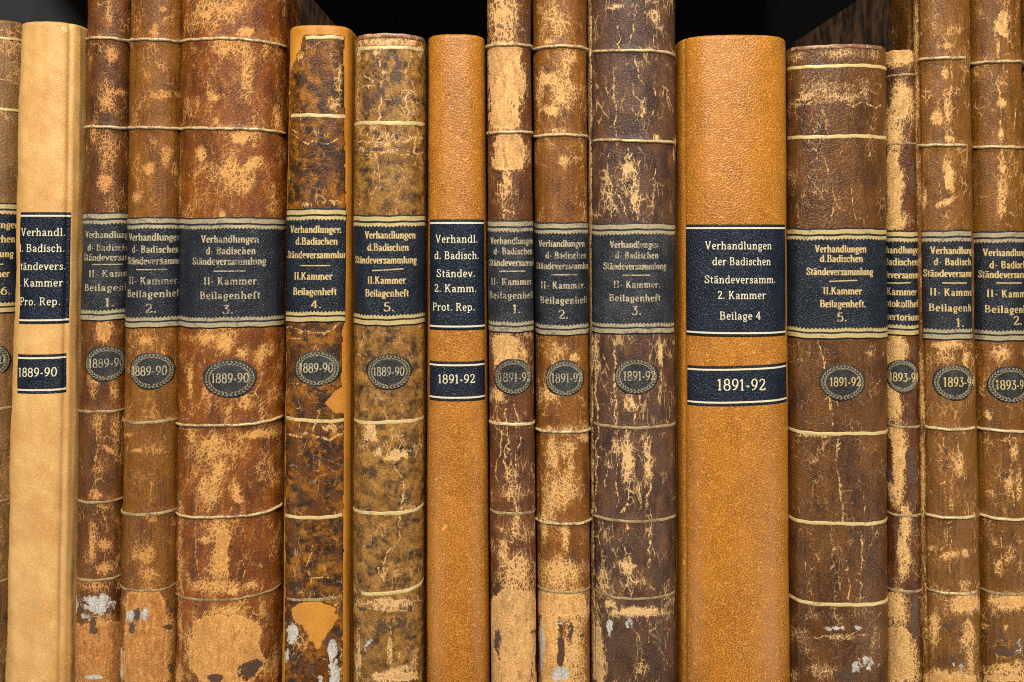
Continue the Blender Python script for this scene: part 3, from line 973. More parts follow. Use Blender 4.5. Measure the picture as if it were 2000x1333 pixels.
b.old_label(425, 642, [('Verhandlungen', 253, 108, 470, 17), ('d- Badischen', 259, 95, 494, 17, 0, 'wide'), ('St\u00e4ndeversammlung', 251, 142, 516, 17), ('__', 267, 325, 527),
                       ('II- Kammer.', 253, 104, 555, 17, 0, 'wide'), ('Beilagenheft', 250, 116, 580, 17, 0, 'wide'), ('2.', 283, 23, 611, 18)], rule='rule_dim', mat='label_black')
b.oval(296, 725, 45, 36, ('1889=90', 258, 68, 733, 19))

# 4
b = Book('old_book', 'thick tall reddish brown cracked book marked 3 of 1889-90, big tan patch at its foot', (357, 345, 562, 551), -95, 0.30, 2.2, 0.0, 7, swell=(80, 252, 828, 1007, 1165))
b.spine(mat_old('leather_red_brown', (0.105, 0.036, 0.016), (0.27, 0.095, 0.030), (0.15, 0.045, 0.020), TAN1, (0.52, 0.25, 0.06), 0.20, (0.68, .5), .6, rot=0.5),
        bare=[(443, 1268, 71, 66), (435, 1080, 12, 34)],
        wear=[(400, 30, 14, 9, 1.3), (420, 20, 60, 50, .55), (482, 62, 16, 10, 1.4), (440, 90, 30, 22, .8), (485, 140, 16, 60, .7), (540, 230, 7, 22, 1.0), (470, 268, 22, 12, 1.4), (393, 300, 9, 16, 1.3, -20), (495, 318, 20, 12, 1.3, -30), (420, 190, 14, 8, .9),
              (450, 340, 60, 60, .5), (440, 668, 20, 24, 1.2), (512, 690, 14, 22, 1.2, 35), (473, 690, 14, 14, .9), (372, 740, 5, 30, 1.2), (400, 660, 40, 10, .6), (480, 785, 14, 16, 1.2, 35), (435, 420, 6, 6, 1.4),
              (505, 848, 36, 9, 1.5, -5), (372, 850, 10, 14, 1.0), (420, 870, 34, 30, .8), (424, 925, 12, 34, 1.35, 25), (410, 960, 26, 60, .75), (462, 960, 5, 10, 1.3), (465, 975, 10, 12, 1.0, -60),
              (425, 1035, 16, 30, 1.3), (402, 1055, 10, 8, 1.5), (430, 1090, 16, 40, 1.4), (415, 1145, 50, 12, .9), (490, 1142, 10, 7, 1.2), (455, 1155, 14, 8, 1.2), (440, 1195, 66, 14, .8),
              (440, 1275, 68, 62, 1.7), (470, 1235, 40, 40, 1.5), (350, 1320, 8, 30, 1.0), (500, 1300, 40, 30, .6), (352, 1150, 6, 180, .6), (350, 250, 3, 300, .7)],
        dark=[(462, 1247, 9, 12, .95), (488, 1310, 26, 18, .95, -30), (420, 1325, 16, 8, .9), (500, 60, 40, 40, .25)],
        cracks=[(430, 870, 400, 1000, 2.4, 4), (455, 880, 440, 1000, 2.2, 4), (400, 700, 396, 800, 2.4, 4), (505, 760, 480, 800, 3, 4), (445, 1215, 455, 1290, 3, 5), (380, 1020, 385, 1130, 2.2, 4), (470, 1030, 480, 1130, 2, 4)])
b.boards(M['marble'])
for p in (76, 251): b.band(p, 3.8, 3.6, slope=.02)
for p in (831, 1010): b.band(p, 3.6, 3.4, 'ridge', slope=-.03)
b.band(1172, 3.2, 2.4, 'ridge_dim', slope=-.03)
b.old_label(425, 642, [('Verhandlungen', 393, 112, 474, 17), ('d- Badischen', 403, 95, 497, 17, 0, 'wide'), ('St\u00e4ndeversammlung', 377, 146, 517, 17), ('__', 418, 478, 530),
                       ('II- Kammer.', 398, 108, 556, 17, 0, 'wide'), ('Beilagenheft', 391, 118, 584, 17, 0, 'wide'), ('3.', 434, 23, 613, 18)], mat='label_black')
b.oval(448, 740, 52, 37, ('1889=90', 413, 72, 748, 19))

# 5 --- rebacked: new tan leather with the old marbled back laid over it
b = Book('old_book', 'rebacked book marked 4 of 1889-90, torn old marbled spine pasted over new tan leather', (567, 553, 691, 686), 48, 0.34, 2.5, 0.003, 8, joint=0.0006)
b.spine(mat_tan('leather_honey_tan', (0.48, 0.195, 0.018), (0.60, 0.29, 0.05), (0.36, 0.125, 0.010), 0.9, 1.0, 0.42, 0.3))
b.boards(mat_plain('honey_board_leather', (0.38, 0.16, 0.03), (0.30, 0.11, 0.02), (0.3, 0.3), 0.5))
mo = mat_old('leather_tortoise', (0.050, 0.022, 0.010), (0.34, 0.145, 0.030), (0.17, 0.062, 0.014), PTAN1, (0.55, 0.28, 0.07), -0.08, (0.35, .25), .7, mott=True, fines=0.5, msc=.16, thr=(.37, .55))
# pasted-on remains: a sheet of the same cross-section, its torn outline cut from the grid
def pasted(b, mat):
    zr = np.linspace(b.z_at(1440), b.z_at(68), 560)
    ar = np.linspace(b.inv(552, 700)[0], b.inv(676, 700)[0], 64)
    A_, Z_ = np.meshgrid(ar, zr)
    T = 1.3 * S
    P = b.surf(A_, Z_, T)
    X_, Y_ = proj(P)
    rn = np.random.RandomState(5)
    nzr = rn.uniform(-1, 1, (140, 16))
    def nz(f):
        zi = np.clip((Z_ - zr[0]) / (zr[-1] - zr[0]) * 138 * f % 138, 0, 138)
        ai = np.clip((A_ - ar[0]) / (ar[-1] - ar[0]) * 14, 0, 14)
        z0, a0 = zi.astype(int), ai.astype(int)
        fz, fa = zi - z0, ai - a0
        return ((nzr[z0, a0] * (1 - fz) + nzr[np.minimum(z0 + 1, 139), a0] * fz) * (1 - fa) + (nzr[z0, np.minimum(a0 + 1, 15)] * (1 - fz) + nzr[np.minimum(z0 + 1, 139), np.minimum(a0 + 1, 15)] * fz) * fa)
    rag = 3.2 * nz(1.0) + 1.4 * nz(.37)
    left = np.interp(Y_, [60, 78, 110, 160, 400, 800, 1333], [593, 592, 578, 567, 562, 558, 556]) + rag * np.interp(Y_, [60, 200, 240], [1.6, 1.4, .35])
    right = np.interp(Y_, [60, 400, 620, 640, 760, 765, 800, 812, 1333], [672, 676, 675, 669, 667, 680, 668, 672, 669]) + rag * .5
    keep = (X_ > left) & (X_ < right)
    # tear at the right below the oval: bare tan leather shows
    tear = (Y_ > 752 + rag * 2) & (Y_ < 815 + rag * 3) & (X_ > 668 - (Y_ - 752) * 1.05 + rag * 2) & (Y_ < 700 + (X_ - 560) * 1.1 + 6) & (Y_ < 806)
    keep &= ~tear
    # torn wedge at the foot
    wedge = ((X_ - 612 + rag * 2) / 42) ** 2 + ((Y_ - 1200) / 26) ** 2 < 1
    wedge |= (np.abs(X_ - 620 + rag * 1.5) < np.interp(Y_, [1200, 1225, 1270], [42, 30, 2])) & (Y_ > 1200) & (Y_ < 1270)
    keep &= ~wedge
    q = grid_quads(*A_.shape)
    k = keep.ravel()
    ok = k[q].sum(1) >= 3
    q = q[ok]
    used = np.unique(q)
    mp = -np.ones(A_.size, int)
    mp[used] = np.arange(len(used))
    pts = P.reshape(-1, 3)[used]
    uvv = b.uv(A_, Z_).reshape(-1, 3)[used]
    Xu, Yu = X_.ravel()[used], Y_.ravel()[used]
    at = {'wear': b.field(Xu, Yu, [(660, 150, 14, 40, .9), (585, 120, 20, 30, .5), (655, 200, 18, 20, .7), (650, 395, 30, 8, .9), (600, 400, 30, 6, .8), (668, 1290, 6, 60, .8), (600, 1160, 20, 10, .9), (640, 1165, 24, 8, .8), (590, 1250, 26, 40, .6), (655, 1180, 14, 20, .7), (640, 835, 30, 8, 1.0)]),
          'pale': b.field(Xu, Yu, [(567, 1232, 13, 26, 1.15), (650, 1270, 10, 22, 1.0), (655, 1310, 14, 26, .95), (560, 1290, 6, 20, .9), (627, 1325, 6, 8, 1.0)]),
          'dark': b.field(Xu, Yu, [(600, 1300, 30, 30, .35), (640, 1250, 16, 30, .5)]),
          'crk': b.lines(Xu, Yu, [(560, 640, 630, 652, 3.5, 3), (630, 652, 664, 632, 3, 3), (560, 662, 590, 658, 2, 3), (565, 752, 620, 757, 2.4, 4), (600, 762, 630, 775, 2.4, 4), (560, 852, 672, 846, 3.4, 6), (622, 800, 612, 845, 3, 4), (558, 905, 580, 910, 2, 3), (640, 900, 668, 905, 2, 3),
                                  (565, 268, 668, 276, 2.6, 7), (568, 254, 580, 265, 2, 3), (612, 1060, 608, 1140, 2.6, 5), (620, 1035, 660, 1055, 2, 4), (605, 1125, 668, 1138, 2.2, 4), (600, 88, 650, 110, 1.8, 3), (562, 332, 580, 345, 1.8, 3)])}
    o = mesh('pasted_old_spine', pts, mp[q], mat, b.root, b.loc, at, True, uvv)
    o['label'] = 'torn mottled brown old leather pasted over the new spine'
    sm = o.modifiers.new('thick', 'SOLIDIFY')
    sm.thickness = T * .9
    sm.offset = -1 if True else 1
    return T


tp = pasted(b, mo)
_s0 = b.surf
b.surf = lambda a, z, off=0.0, inset=0.0: _s0(a, z, np.asarray(off) + tp, inset)
b.band(73, 4.0, .35, 'fillet', (597, 671))
b.band(226, 4.2, .35, 'fillet', (568, 674))
b.band(822, 4.0, .35, 'fillet', (559, 672), slope=.03)
b.band(1011, 4.0, .35, 'fillet', (557, 668), slope=-.03)
b.band(1172, 3.2, .3, 'ridge_dim', (560, 668), slope=-.05)
b.old_label(408, 631, [('Verhandlungen', 568, 104, 455, 17), ('d.Badischen', 578, 84, 478, 17), ('St\u00e4ndeversammlung', 563, 134, 504, 17), ('__', 587, 646, 519),
                       ('II.Kammer', 575, 78, 546, 17), ('Beilagenheft', 573, 88, 576, 17), ('4.', 607, 22, 602, 16)], mat='label_navy', foil='foil', rule='rule', x=(561, 675))
b.oval(619, 720, 46, 35, ('1889-90', 585, 66, 727, 19))
b.surf = _s0

# 6
b = Book('old_book', 'mottled brown calf book marked 5 of 1889-90, deep cracks and crumpled leather below its top', (693, 690, 833, 829), 65, 0.32, 2.3, 0.0, 9)
b.spine(mat_old('leather_mottled', (0.055, 0.029, 0.017), (0.42, 0.230, 0.090), (0.25, 0.120, 0.044), PTAN1, (0.55, 0.33, 0.14), -0.05, (0.4, .3), .6, mott=True, fines=0.7, msc=.17, thr=(.36, .64)),
        bare=[(775, 1320, 44, 10), (725, 843, 10, 16), (782, 890, 16, 7)],
        wear=[(760, 82, 66, 9, 1.5), (735, 102, 10, 10, 1.3), (700, 110, 6, 20, 1.0), (820, 100, 8, 16, 1.2), (800, 200, 22, 60, .75), (760, 270, 50, 30, .6), (755, 283, 10, 8, 1.3), (698, 200, 5, 60, .9),
              (720, 845, 14, 22, .9), (775, 888, 30, 8, 1.5, -15), (737, 885, 10, 14, 1.2), (760, 1180, 60, 16, 1.4), (700, 1290, 6, 60, 1.0), (765, 1315, 50, 12, 1.3, -15), (762, 1275, 6, 30, 1.1), (810, 1290, 12, 30, .8), (750, 1125, 10, 10, .8)],
        dark=[(760, 140, 70, 40, .48), (740, 200, 50, 40, .5), (760, 265, 60, 14, .5), (750, 292, 40, 4, .8), (775, 288, 40, 3, .8), (725, 1120, 30, 16, .5), (790, 1150, 30, 20, .45), (720, 1190, 18, 6, .7), (770, 1230, 60, 40, .36), (790, 1190, 18, 10, .7)],
        pale=[(722, 1260, 16, 34, .42)],
        cracks=[(745, 105, 742, 220, 3, 5), (742, 220, 738, 250, 3.2, 3), (700, 150, 740, 158, 2.6, 5), (700, 175, 745, 172, 2.2, 5), (745, 130, 800, 190, 2.2, 6), (800, 100, 785, 160, 2.4, 4), (785, 160, 822, 190, 2, 4), (700, 218, 740, 214, 2.6, 4), (742, 190, 790, 180, 2, 5), (805, 195, 812, 235, 2.6, 4),
                (700, 262, 822, 268, 2.6, 6), (700, 280, 826, 276, 2.6, 6), (696, 296, 826, 300, 3, 5), (715, 306, 800, 302, 2.6, 4), (730, 245, 735, 310, 2.4, 4), (755, 245, 760, 300, 2.4, 4), (740, 305, 748, 400, 2, 4), (770, 315, 790, 330, 2.2, 5), (812, 250, 806, 310, 2.4, 4),
                (785, 790, 780, 880, 2, 4), (770, 895, 785, 950, 2.6, 5), (785, 950, 778, 1000, 4, 4), (778, 1005, 775, 1060, 2.8, 4), (775, 1060, 757, 1080, 2.2, 3), (757, 1080, 750, 1135, 2.6, 4), (738, 1110, 748, 1135, 3.6, 2), (757, 1108, 748, 1135, 3.0, 2), (760, 1125, 785, 1122, 2, 3),
                (697, 1180, 826, 1172, 3, 5), (700, 1195, 800, 1200, 3.4, 4), (765, 1220, 760, 1300, 3, 3), (700, 690, 720, 700, 2, 5), (732, 345, 726, 400, 1.8, 3)])
b.boards(M['marble'])
b.band(70, 5.5, 1.6, 'cap', (700, 828), name='head_cap')
b.band(93, 4.2, .5, 'fillet', (701, 828))
b.band(240, 4.4, .5, 'fillet')
b.band(826, 4.0, .5, 'fillet', slope=-.02)
b.band(1003, 4.0, .5, 'fillet', slope=-.03)
b.band(1160, 4.2, .5, 'fillet', (706, 827), slope=-.09)
b.old_label(420, 637, [('Verhandlungen', 713, 102, 466, 17), ('d.Badischen', 718, 82, 490, 17), ('St\u00e4ndeversammlung', 695, 131, 514, 17), ('__', 727, 788, 529, .03),
                       ('II.Kammer', 718, 76, 554, 17), ('Beilagenheft', 714, 87, 579, 17), ('5.', 749, 22, 608, 18)], mat='label_navy', foil='foil', rule='rule')
b.oval(760, 727, 46, 35, ('1889=90', 729, 62, 734, 18))

# 7
b = Book('old_book', 'smooth orange tan narrow book with navy labels reading Prot. Rep., dated 1891-92', (836, 832, 948, 957), 66, 0.36, 2.45, 0.003, 10, joint=0.0006, wob=.00012)
b.spine(mat_tan('leather_amber', (0.30, 0.098, 0.005), (0.66, 0.32, 0.06), (0.21, 0.062, 0.003), 0.68, 1.0, 0.33, 0.55), wear=[(868, 1030, 7, 10, .8, 30), (866, 1082, 4, 6, .6)])
b.boards(mat_plain('amber_board_leather', (0.38, 0.16, 0.03), (0.30, 0.11, 0.02), (0.3, 0.3), 0.5))
b.new_label(840, 945, 429, 645, [('Verhandl.', 851, 87, 474, 18), ('d. Badisch.', 849, 92, 506, 18), ('St\u00e4ndev.', 853, 78, 541, 18), ('2. Kamm.', 849, 86, 570, 18), ('Prot. Rep.', 846, 87, 606, 18)])
b.new_label(840, 946, 707, 784, [('1891-92', 856, 74, 748, 18)], name='date_label')

# 8
b = Book('old_book', 'tall narrow book marked 1 of 1891-92, scuffed bare tan at its top and foot', (950, 958, 1038, 1049), -90, 0.33, 2.2, 0.001, 11, swell=(88, 259, 831))
b.spine(mat_old('leather_plum_brown', (0.060, 0.024, 0.014), (0.17, 0.070, 0.032), (0.12, 0.045, 0.022), PTAN1, (0.60, 0.31, 0.10), 0.02, (0.6, .35), .55),
        bare=[(986, 165, 32, 82), (994, 300, 28, 36), (1003, 1252, 46, 96), (988, 690, 22, 32)],
        wear=[(982, 30, 34, 60, 1.3), (990, 160, 36, 80, 1.75), (985, 215, 30, 50, 1.4), (1000, 300, 30, 36, 1.7), (990, 350, 12, 45, 1.2), (1000, 380, 36, 40, .5), (960, 150, 12, 60, .9),
              (990, 690, 30, 45, 1.3), (975, 770, 14, 20, .9), (1008, 960, 34, 20, .9), (990, 925, 10, 16, 1.0), (1000, 1040, 40, 40, .6), (1010, 1110, 40, 45, 1.0), (985, 1080, 16, 40, 1.1), (1005, 1240, 60, 90, 1.75), (1010, 1330, 60, 40, 1.7)],
        dark=[(1035, 100, 10, 130, .55), (975, 20, 8, 30, .6), (1000, 205, 10, 24, .5), (972, 1265, 7, 30, .85), (1028, 1220, 5, 14, .7), (1042, 1270, 8, 60, .5), (1000, 40, 8, 30, .5)],
        cracks=[(985, 800, 988, 920, 3, 5), (1005, 790, 1008, 860, 2.6, 4), (975, 840, 972, 940, 2.2, 4), (1015, 850, 1010, 940, 2.4, 4), (1008, 940, 1012, 1010, 3, 3), (985, 560, 985, 560.5, 1, 1), (980, 400, 984, 430, 3, 3), (1005, 405, 1000, 432, 2.4, 3)])
b.boards(M['marble'])
for p in (87, 258): b.band(p, 3.8, 3.6)
b.band(829, 3.8, 1.2, 'ridge')
b.band(1004, 3.2, 1.0, 'ridge_dim')
b.old_label(430, 650, [('Verhandlungen', 959, 96, 477, 16), ('d- Badischen', 965, 84, 497, 16, 0, 'wide'), ('St\u00e4ndeversammlung', 957, 128, 519, 16), ('__', 976, 1028, 530),
                       ('II- Kammer.', 960, 94, 556, 16, 0, 'wide'), ('Beilagenheft', 957, 103, 582, 16, 0, 'wide'), ('1.', 1000, 18, 612, 18)], rule='rule_dim')
b.oval(1003, 737, 41, 35, ('1891-92', 975, 66, 745, 18))

# 9
b = Book('old_book', 'tall brown book marked 2 of 1891-92, scuffed spots near the top and bare tan foot', (1040, 1050, 1146, 1154), -86, 0.33, 2.2, 0.003, 12, swell=(90, 264, 845, 1024))
b.spine(mat_old('leather_russet', (0.11, 0.042, 0.016), (0.25, 0.105, 0.036), (0.17, 0.065, 0.024), PTAN1, TAN1, 0.08, (0.8, .55), .55, streak=.45, rot=-.2),
        bare=[(1096, 1180, 52, 20), (1072, 1262, 20, 60), (1073, 155, 12, 8), (1080, 215, 14, 9)],
        wear=[(1085, 40, 34, 40, .9), (1072, 80, 12, 8, 1.1), (1075, 155, 20, 14, 1.5, 15), (1080, 215, 22, 14, 1.5, 20), (1095, 190, 34, 60, .85), (1055, 200, 8, 50, .8), (1110, 110, 24, 20, .9), (1105, 130, 8, 30, .9), (1095, 255, 24, 8, .9), (1100, 315, 8, 10, 1.1),
              (1122, 698, 10, 8, 1.5), (1095, 680, 40, 20, .4), (1075, 770, 22, 20, .8), (1085, 840, 50, 12, .8), (1080, 890, 14, 50, 1.0), (1105, 880, 26, 20, .95), (1140, 855, 12, 10, 1.2), (1115, 910, 10, 40, .9), (1095, 960, 40, 60, .8), (1105, 1045, 8, 30, 1.3), (1062, 1030, 6, 40, .9), (1095, 1120, 44, 34, 1.3),
              (1095, 1180, 60, 36, 1.75), (1075, 1250, 20, 60, 1.5), (1120, 1260, 24, 80, 1.3), (1090, 1330, 60, 20, 1.5)],
        pale=[(1059, 1260, 4, 50, .95), (1094, 1318, 16, 13, 1.1), (1090, 1218, 14, 3, .8), (1100, 1230, 5, 14, .6)], dark=[(1094, 1260, 9, 40, .8), (1136, 1240, 8, 14, .8), (1112, 1240, 8, 24, .7), (1120, 1085, 8, 14, .5), (1085, 320, 40, 50, .2)],
        cracks=[(1070, 850, 1066, 930, 2.4, 3), (1085, 850, 1082, 1000, 2.4, 3), (1100, 850, 1104, 1000, 2.4, 3), (1060, 1030, 1070, 1060, 3, 3)])
b.boards(M['marble'])
for p in (91, 264): b.band(p, 3.8, 3.6)
for p in (844, 1023): b.band(p, 3.6, 3.2, 'ridge')
b.band(1158, 2.4, 1.4, 'ridge_dim')
b.old_label(434, 656, [('Verhandlungen', 1053, 97, 482, 16), ('d- Badischen', 1066, 85, 505, 16, 0, 'wide'), ('St\u00e4ndeversammlung', 1049, 128, 525, 16), ('__', 1077, 1129, 537),
                       ('II- Kammer.', 1057, 94, 563, 16, 0, 'wide'), ('Beilagenheft', 1056, 103, 592, 16, 0, 'wide'), ('2.', 1090, 21, 623, 18)], rule='rule_dim', mat='label_black')
b.oval(1104, 740, 41, 35, ('1891-92', 1077, 64, 747, 19))

# 10
b = Book('old_book', 'tall purplish dark brown book marked 3 of 1891-92 with long pale vertical cracks', (1147, 1154, 1319, 1320), -94, 0.30, 2.25, 0.001, 13, swell=(100, 276, 835, 1018), joint=.0005)
b.grooves = [(b.inv(1158, 700)[0], 2.0, 3)]
b.spine(mat_old('leather_aubergine', (0.055, 0.029, 0.021), (0.125, 0.066, 0.042), (0.17, 0.085, 0.045), PTAN1, (0.66, 0.42, 0.18), -0.06, (0.5, .3), .55, coarse=1.4, fines=1.0),
        bare=[(1166, 1275, 8, 50)],
        wear=[(1152, 300, 5, 700, 1.2), (1157, 1000, 4, 400, .9), (1205, 12, 16, 8, 1.2), (1228, 330, 16, 30, 1.1), (1195, 380, 26, 50, .5), (1240, 380, 12, 60, .9), (1285, 270, 14, 6, 1.1, 40), (1280, 30, 8, 20, .8), (1300, 120, 10, 30, .2),
              (1165, 700, 8, 60, .9), (1230, 790, 14, 20, 1.3), (1290, 690, 5, 30, 1.1), (1225, 900, 16, 60, 1.1), (1265, 900, 10, 50, .9), (1200, 870, 10, 20, .7), (1225, 1105, 18, 22, 1.35), (1180, 1130, 24, 60, .6), (1235, 1140, 40, 20, .6), (1190, 1180, 20, 10, .9), (1250, 1195, 60, 12, 1.4), (1165, 1260, 10, 90, .9), (1170, 1310, 14, 40, 1.2), (1275, 1250, 24, 60, .5), (1300, 1180, 20, 60, .4), (1255, 1310, 20, 20, .6)],
        pale=[(1228, 1215, 8, 15, 1.15), (1190, 1228, 8, 16, .62), (1218, 1284, 7, 9, 1.15)], dark=[(1215, 1270, 28, 66, .85), (1290, 1235, 14, 30, .45), (1180, 60, 20, 30, .3), (1240, 70, 18, 20, .4), (1230, 1055, 60, 30, .3)],
        cracks=[(1248, 5, 1232, 90, 2.6, 4), (1206, 50, 1205, 95, 2, 4), (1285, 20, 1290, 60, 2.2, 4), (1196, 135, 1188, 200, 2.6, 5), (1196, 190, 1205, 285, 2.4, 4), (1240, 110, 1255, 165, 2.6, 4), (1232, 160, 1258, 250, 3, 6), (1258, 190, 1256, 235, 3, 4), (1275, 150, 1280, 190, 1.8, 4), (1222, 205, 1240, 225, 2, 4),
                (1193, 300, 1195, 430, 2.6, 5), (1225, 290, 1215, 380, 3.2, 6), (1235, 300, 1240, 430, 3.4, 6), (1205, 380, 1230, 430, 2.6, 6), (1280, 330, 1276, 420, 1.6, 4), (1160, 660, 1166, 790, 3.2, 4), (1198, 665, 1202, 830, 3.4, 4), (1215, 775, 1245, 800, 3.4, 5), (1245, 770, 1240, 830, 2.8, 4), (1180, 690, 1195, 720, 2, 4), (1270, 690, 1265, 740, 2, 5), (1292, 690, 1292, 745, 2.2, 2),
                (1222, 835, 1232, 920, 4.4, 4), (1232, 920, 1212, 1000, 3.6, 5), (1240, 930, 1250, 980, 2.4, 4), (1212, 860, 1205, 990, 2.2, 4), (1265, 850, 1270, 1000, 3.4, 6), (1165, 790, 1163, 1000, 3, 4), (1185, 880, 1185, 950, 2, 6), (1290, 920, 1296, 950, 2, 4), (1175, 1020, 1172, 1150, 2.4, 5), (1225, 1025, 1228, 1100, 3, 4), (1270, 1020, 1262, 1110, 3, 6), (1200, 1100, 1210, 1140, 2, 4), (1230, 1130, 1235, 1170, 2.4, 4)])
b.boards(M['marble'])
for p in (99, 275): b.band(p, 3.8, 3.6, x=(1158, 1317), slope=.03)
for p in (835, 1018): b.band(p, 3.4, 3.2, 'ridge_dim', x=(1160, 1318))
b.band(1170, 3.0, 2.0, 'ridge_dim', x=(1162, 1318))
b.old_label(436, 654, [('Verhandlungen', 1191, 97, 484, 16), ('d- Badischen', 1202, 85, 505, 16, 0, 'wide'), ('St\u00e4ndeversammlung', 1179, 128, 526, 16), ('__', 1216, 1270, 538),
                       ('II- Kammer.', 1198, 94, 562, 16, 0, 'wide'), ('Beilagenheft', 1190, 103, 588, 16, 0, 'wide'), ('3.', 1233, 21, 615, 18)], x=(1156, 1317))
b.oval(1243, 736, 44, 35, ('1891-92', 1217, 64, 743, 19))

# 11
b = Book('old_book', 'broad smooth orange tan book with large navy label reading Beilage 4', (1320, 1322, 1530, 1538), 67, 0.32, 2.55, -0.002, 14, joint=0.0008, wob=.00014)
b.grooves = [(b.inv(1338, 700)[0], 1.6, 4)]
b.spine(mat_tan('leather_orange_tan', (0.31, 0.102, 0.005), (0.68, 0.335, 0.065), (0.22, 0.065, 0.003), 0.66, 1.0, 0.29, 0.55),
        wear=[(1336, 1100, 4, 8, .8), (1402, 1140, 5, 14, .6), (1420, 135, 60, 3, .5), (1430, 225, 40, 5, .35), (1440, 375, 50, 3, .5)])
b.boards(mat_plain('orange_board_leather', (0.40, 0.17, 0.03), (0.32, 0.12, 0.02), (0.3, 0.3), 0.5))
b.new_label(1341, 1533, 439, 658, [('Verhandlungen', 1377, 132, 487, 18), ('der Badischen', 1391, 116, 518, 18), ('St\u00e4ndeversamm.', 1376, 142, 553, 18), ('2. Kammer', 1401, 95, 584, 18), ('Beilage 4', 1405, 81, 624, 18)])
b.new_label(1343, 1535, 718, 796, [('1891-92', 1400, 95, 762, 23)], name='date_label', sl=.03, slr=.03)

# 12
b = Book('old_book', 'broad dark brown book marked 5 of 1891-92 with flat gold lines and wrinkled worn top', (1534, 1537, 1726, 1730), 86, 0.26, 2.5, 0.002, 15)
b.spine(mat_old('leather_walnut', (0.075, 0.034, 0.018), (0.175, 0.080, 0.034), (0.12, 0.052, 0.022), PTAN1, (0.55, 0.33, 0.14), -0.10, (0.7, .5), .5, streak=.3, rough=.34, fines=0.6),
        wear=[(1560, 110, 30, 16, .8), (1640, 104, 60, 16, .85), (1710, 105, 18, 18, .8), (1620, 175, 60, 26, .7), (1640, 190, 60, 14, .95), (1575, 190, 36, 10, 1.0, -20), (1690, 180, 20, 30, .6), (1560, 205, 40, 8, .6), (1550, 380, 14, 50, .5), (1550, 350, 18, 40, .55), (1560, 720, 12, 80, .45),
              (1590, 850, 40, 6, 1.2), (1590, 900, 14, 12, .6), (1620, 1205, 90, 20, .5), (1560, 1240, 30, 30, .65), (1640, 1245, 40, 8, 1.0), (1710, 1250, 16, 40, .8), (1600, 1310, 40, 20, .7), (1550, 1320, 20, 20, .8), (1700, 690, 6, 8, 1.0)],
        pale=[(1625, 1228, 24, 6, 1.05), (1678, 1226, 20, 6, 1.0), (1690, 1300, 40, 26, .34)], dark=[(1590, 115, 16, 8, .6), (1670, 120, 50, 8, .5), (1600, 1255, 14, 8, .7), (1690, 1260, 14, 20, .6), (1640, 320, 90, 14, .25), (1660, 1320, 40, 16, .5)],
        cracks=[(1607, 215, 1620, 270, 2.8, 3), (1612, 310, 1620, 350, 2, 2), (1625, 345, 1628, 440, 2, 4), (1665, 360, 1672, 430, 1.8, 3), (1598, 662, 1612, 720, 2.6, 3), (1612, 740, 1625, 800, 2.8, 3), (1625, 790, 1628, 830, 2.6, 3), (1638, 855, 1636, 900, 3, 4), (1636, 900, 1652, 1025, 2.8, 3), (1640, 960, 1665, 960, 1.8, 3), (1625, 1035, 1628, 1085, 2.2, 3), (1652, 1095, 1658, 1170, 2.4, 3), (1680, 1035, 1686, 1095, 2.8, 3), (1686, 1095, 1684, 1170, 2.2, 3), (1688, 960, 1688, 1020, 1.8, 2), (1570, 1095, 1580, 1140, 1.8, 3), (1680, 690, 1685, 760, 1.4, 3),
                (1545, 200, 1720, 205, 2, 6), (1560, 185, 1660, 165, 1.8, 5), (1650, 165, 1715, 190, 1.8, 5), (1545, 1225, 1600, 1290, 1.8, 5), (1580, 1250, 1700, 1240, 2, 5), (1690, 1230, 1725, 1200, 1.8, 5), (1600, 140, 1560, 200, 1.8, 4)])
b.boards(M['marble'])
b.band(91, 5.0, 1.4, 'cap', (1545, 1722), name='head_cap')
b.band(129, 4.0, .6, 'fillet')
b.band(267, 4.2, .6, 'fillet')
b.band(848, 4.0, .6, 'fillet')
b.band(1024, 4.0, .6, 'fillet')
b.band(1182, 4.2, .6, 'fillet')
b.old_label(446, 663, [('Verhandlungen', 1591, 101, 493, 17), ('d.Badischen', 1601, 84, 512, 17), ('St\u00e4ndeversammlung', 1575, 131, 537, 17), ('__', 1619, 1674, 550, .02),
                       ('II.Kammer', 1607, 76, 575, 17), ('Beilagenheft.', 1601, 90, 600, 17), ('5.', 1634, 21, 628, 18)], mat='label_navy', foil='foil', rule='rule')
b.oval(1646, 747, 45, 36, ('1891-92', 1620, 61, 754, 18), foil='foil')

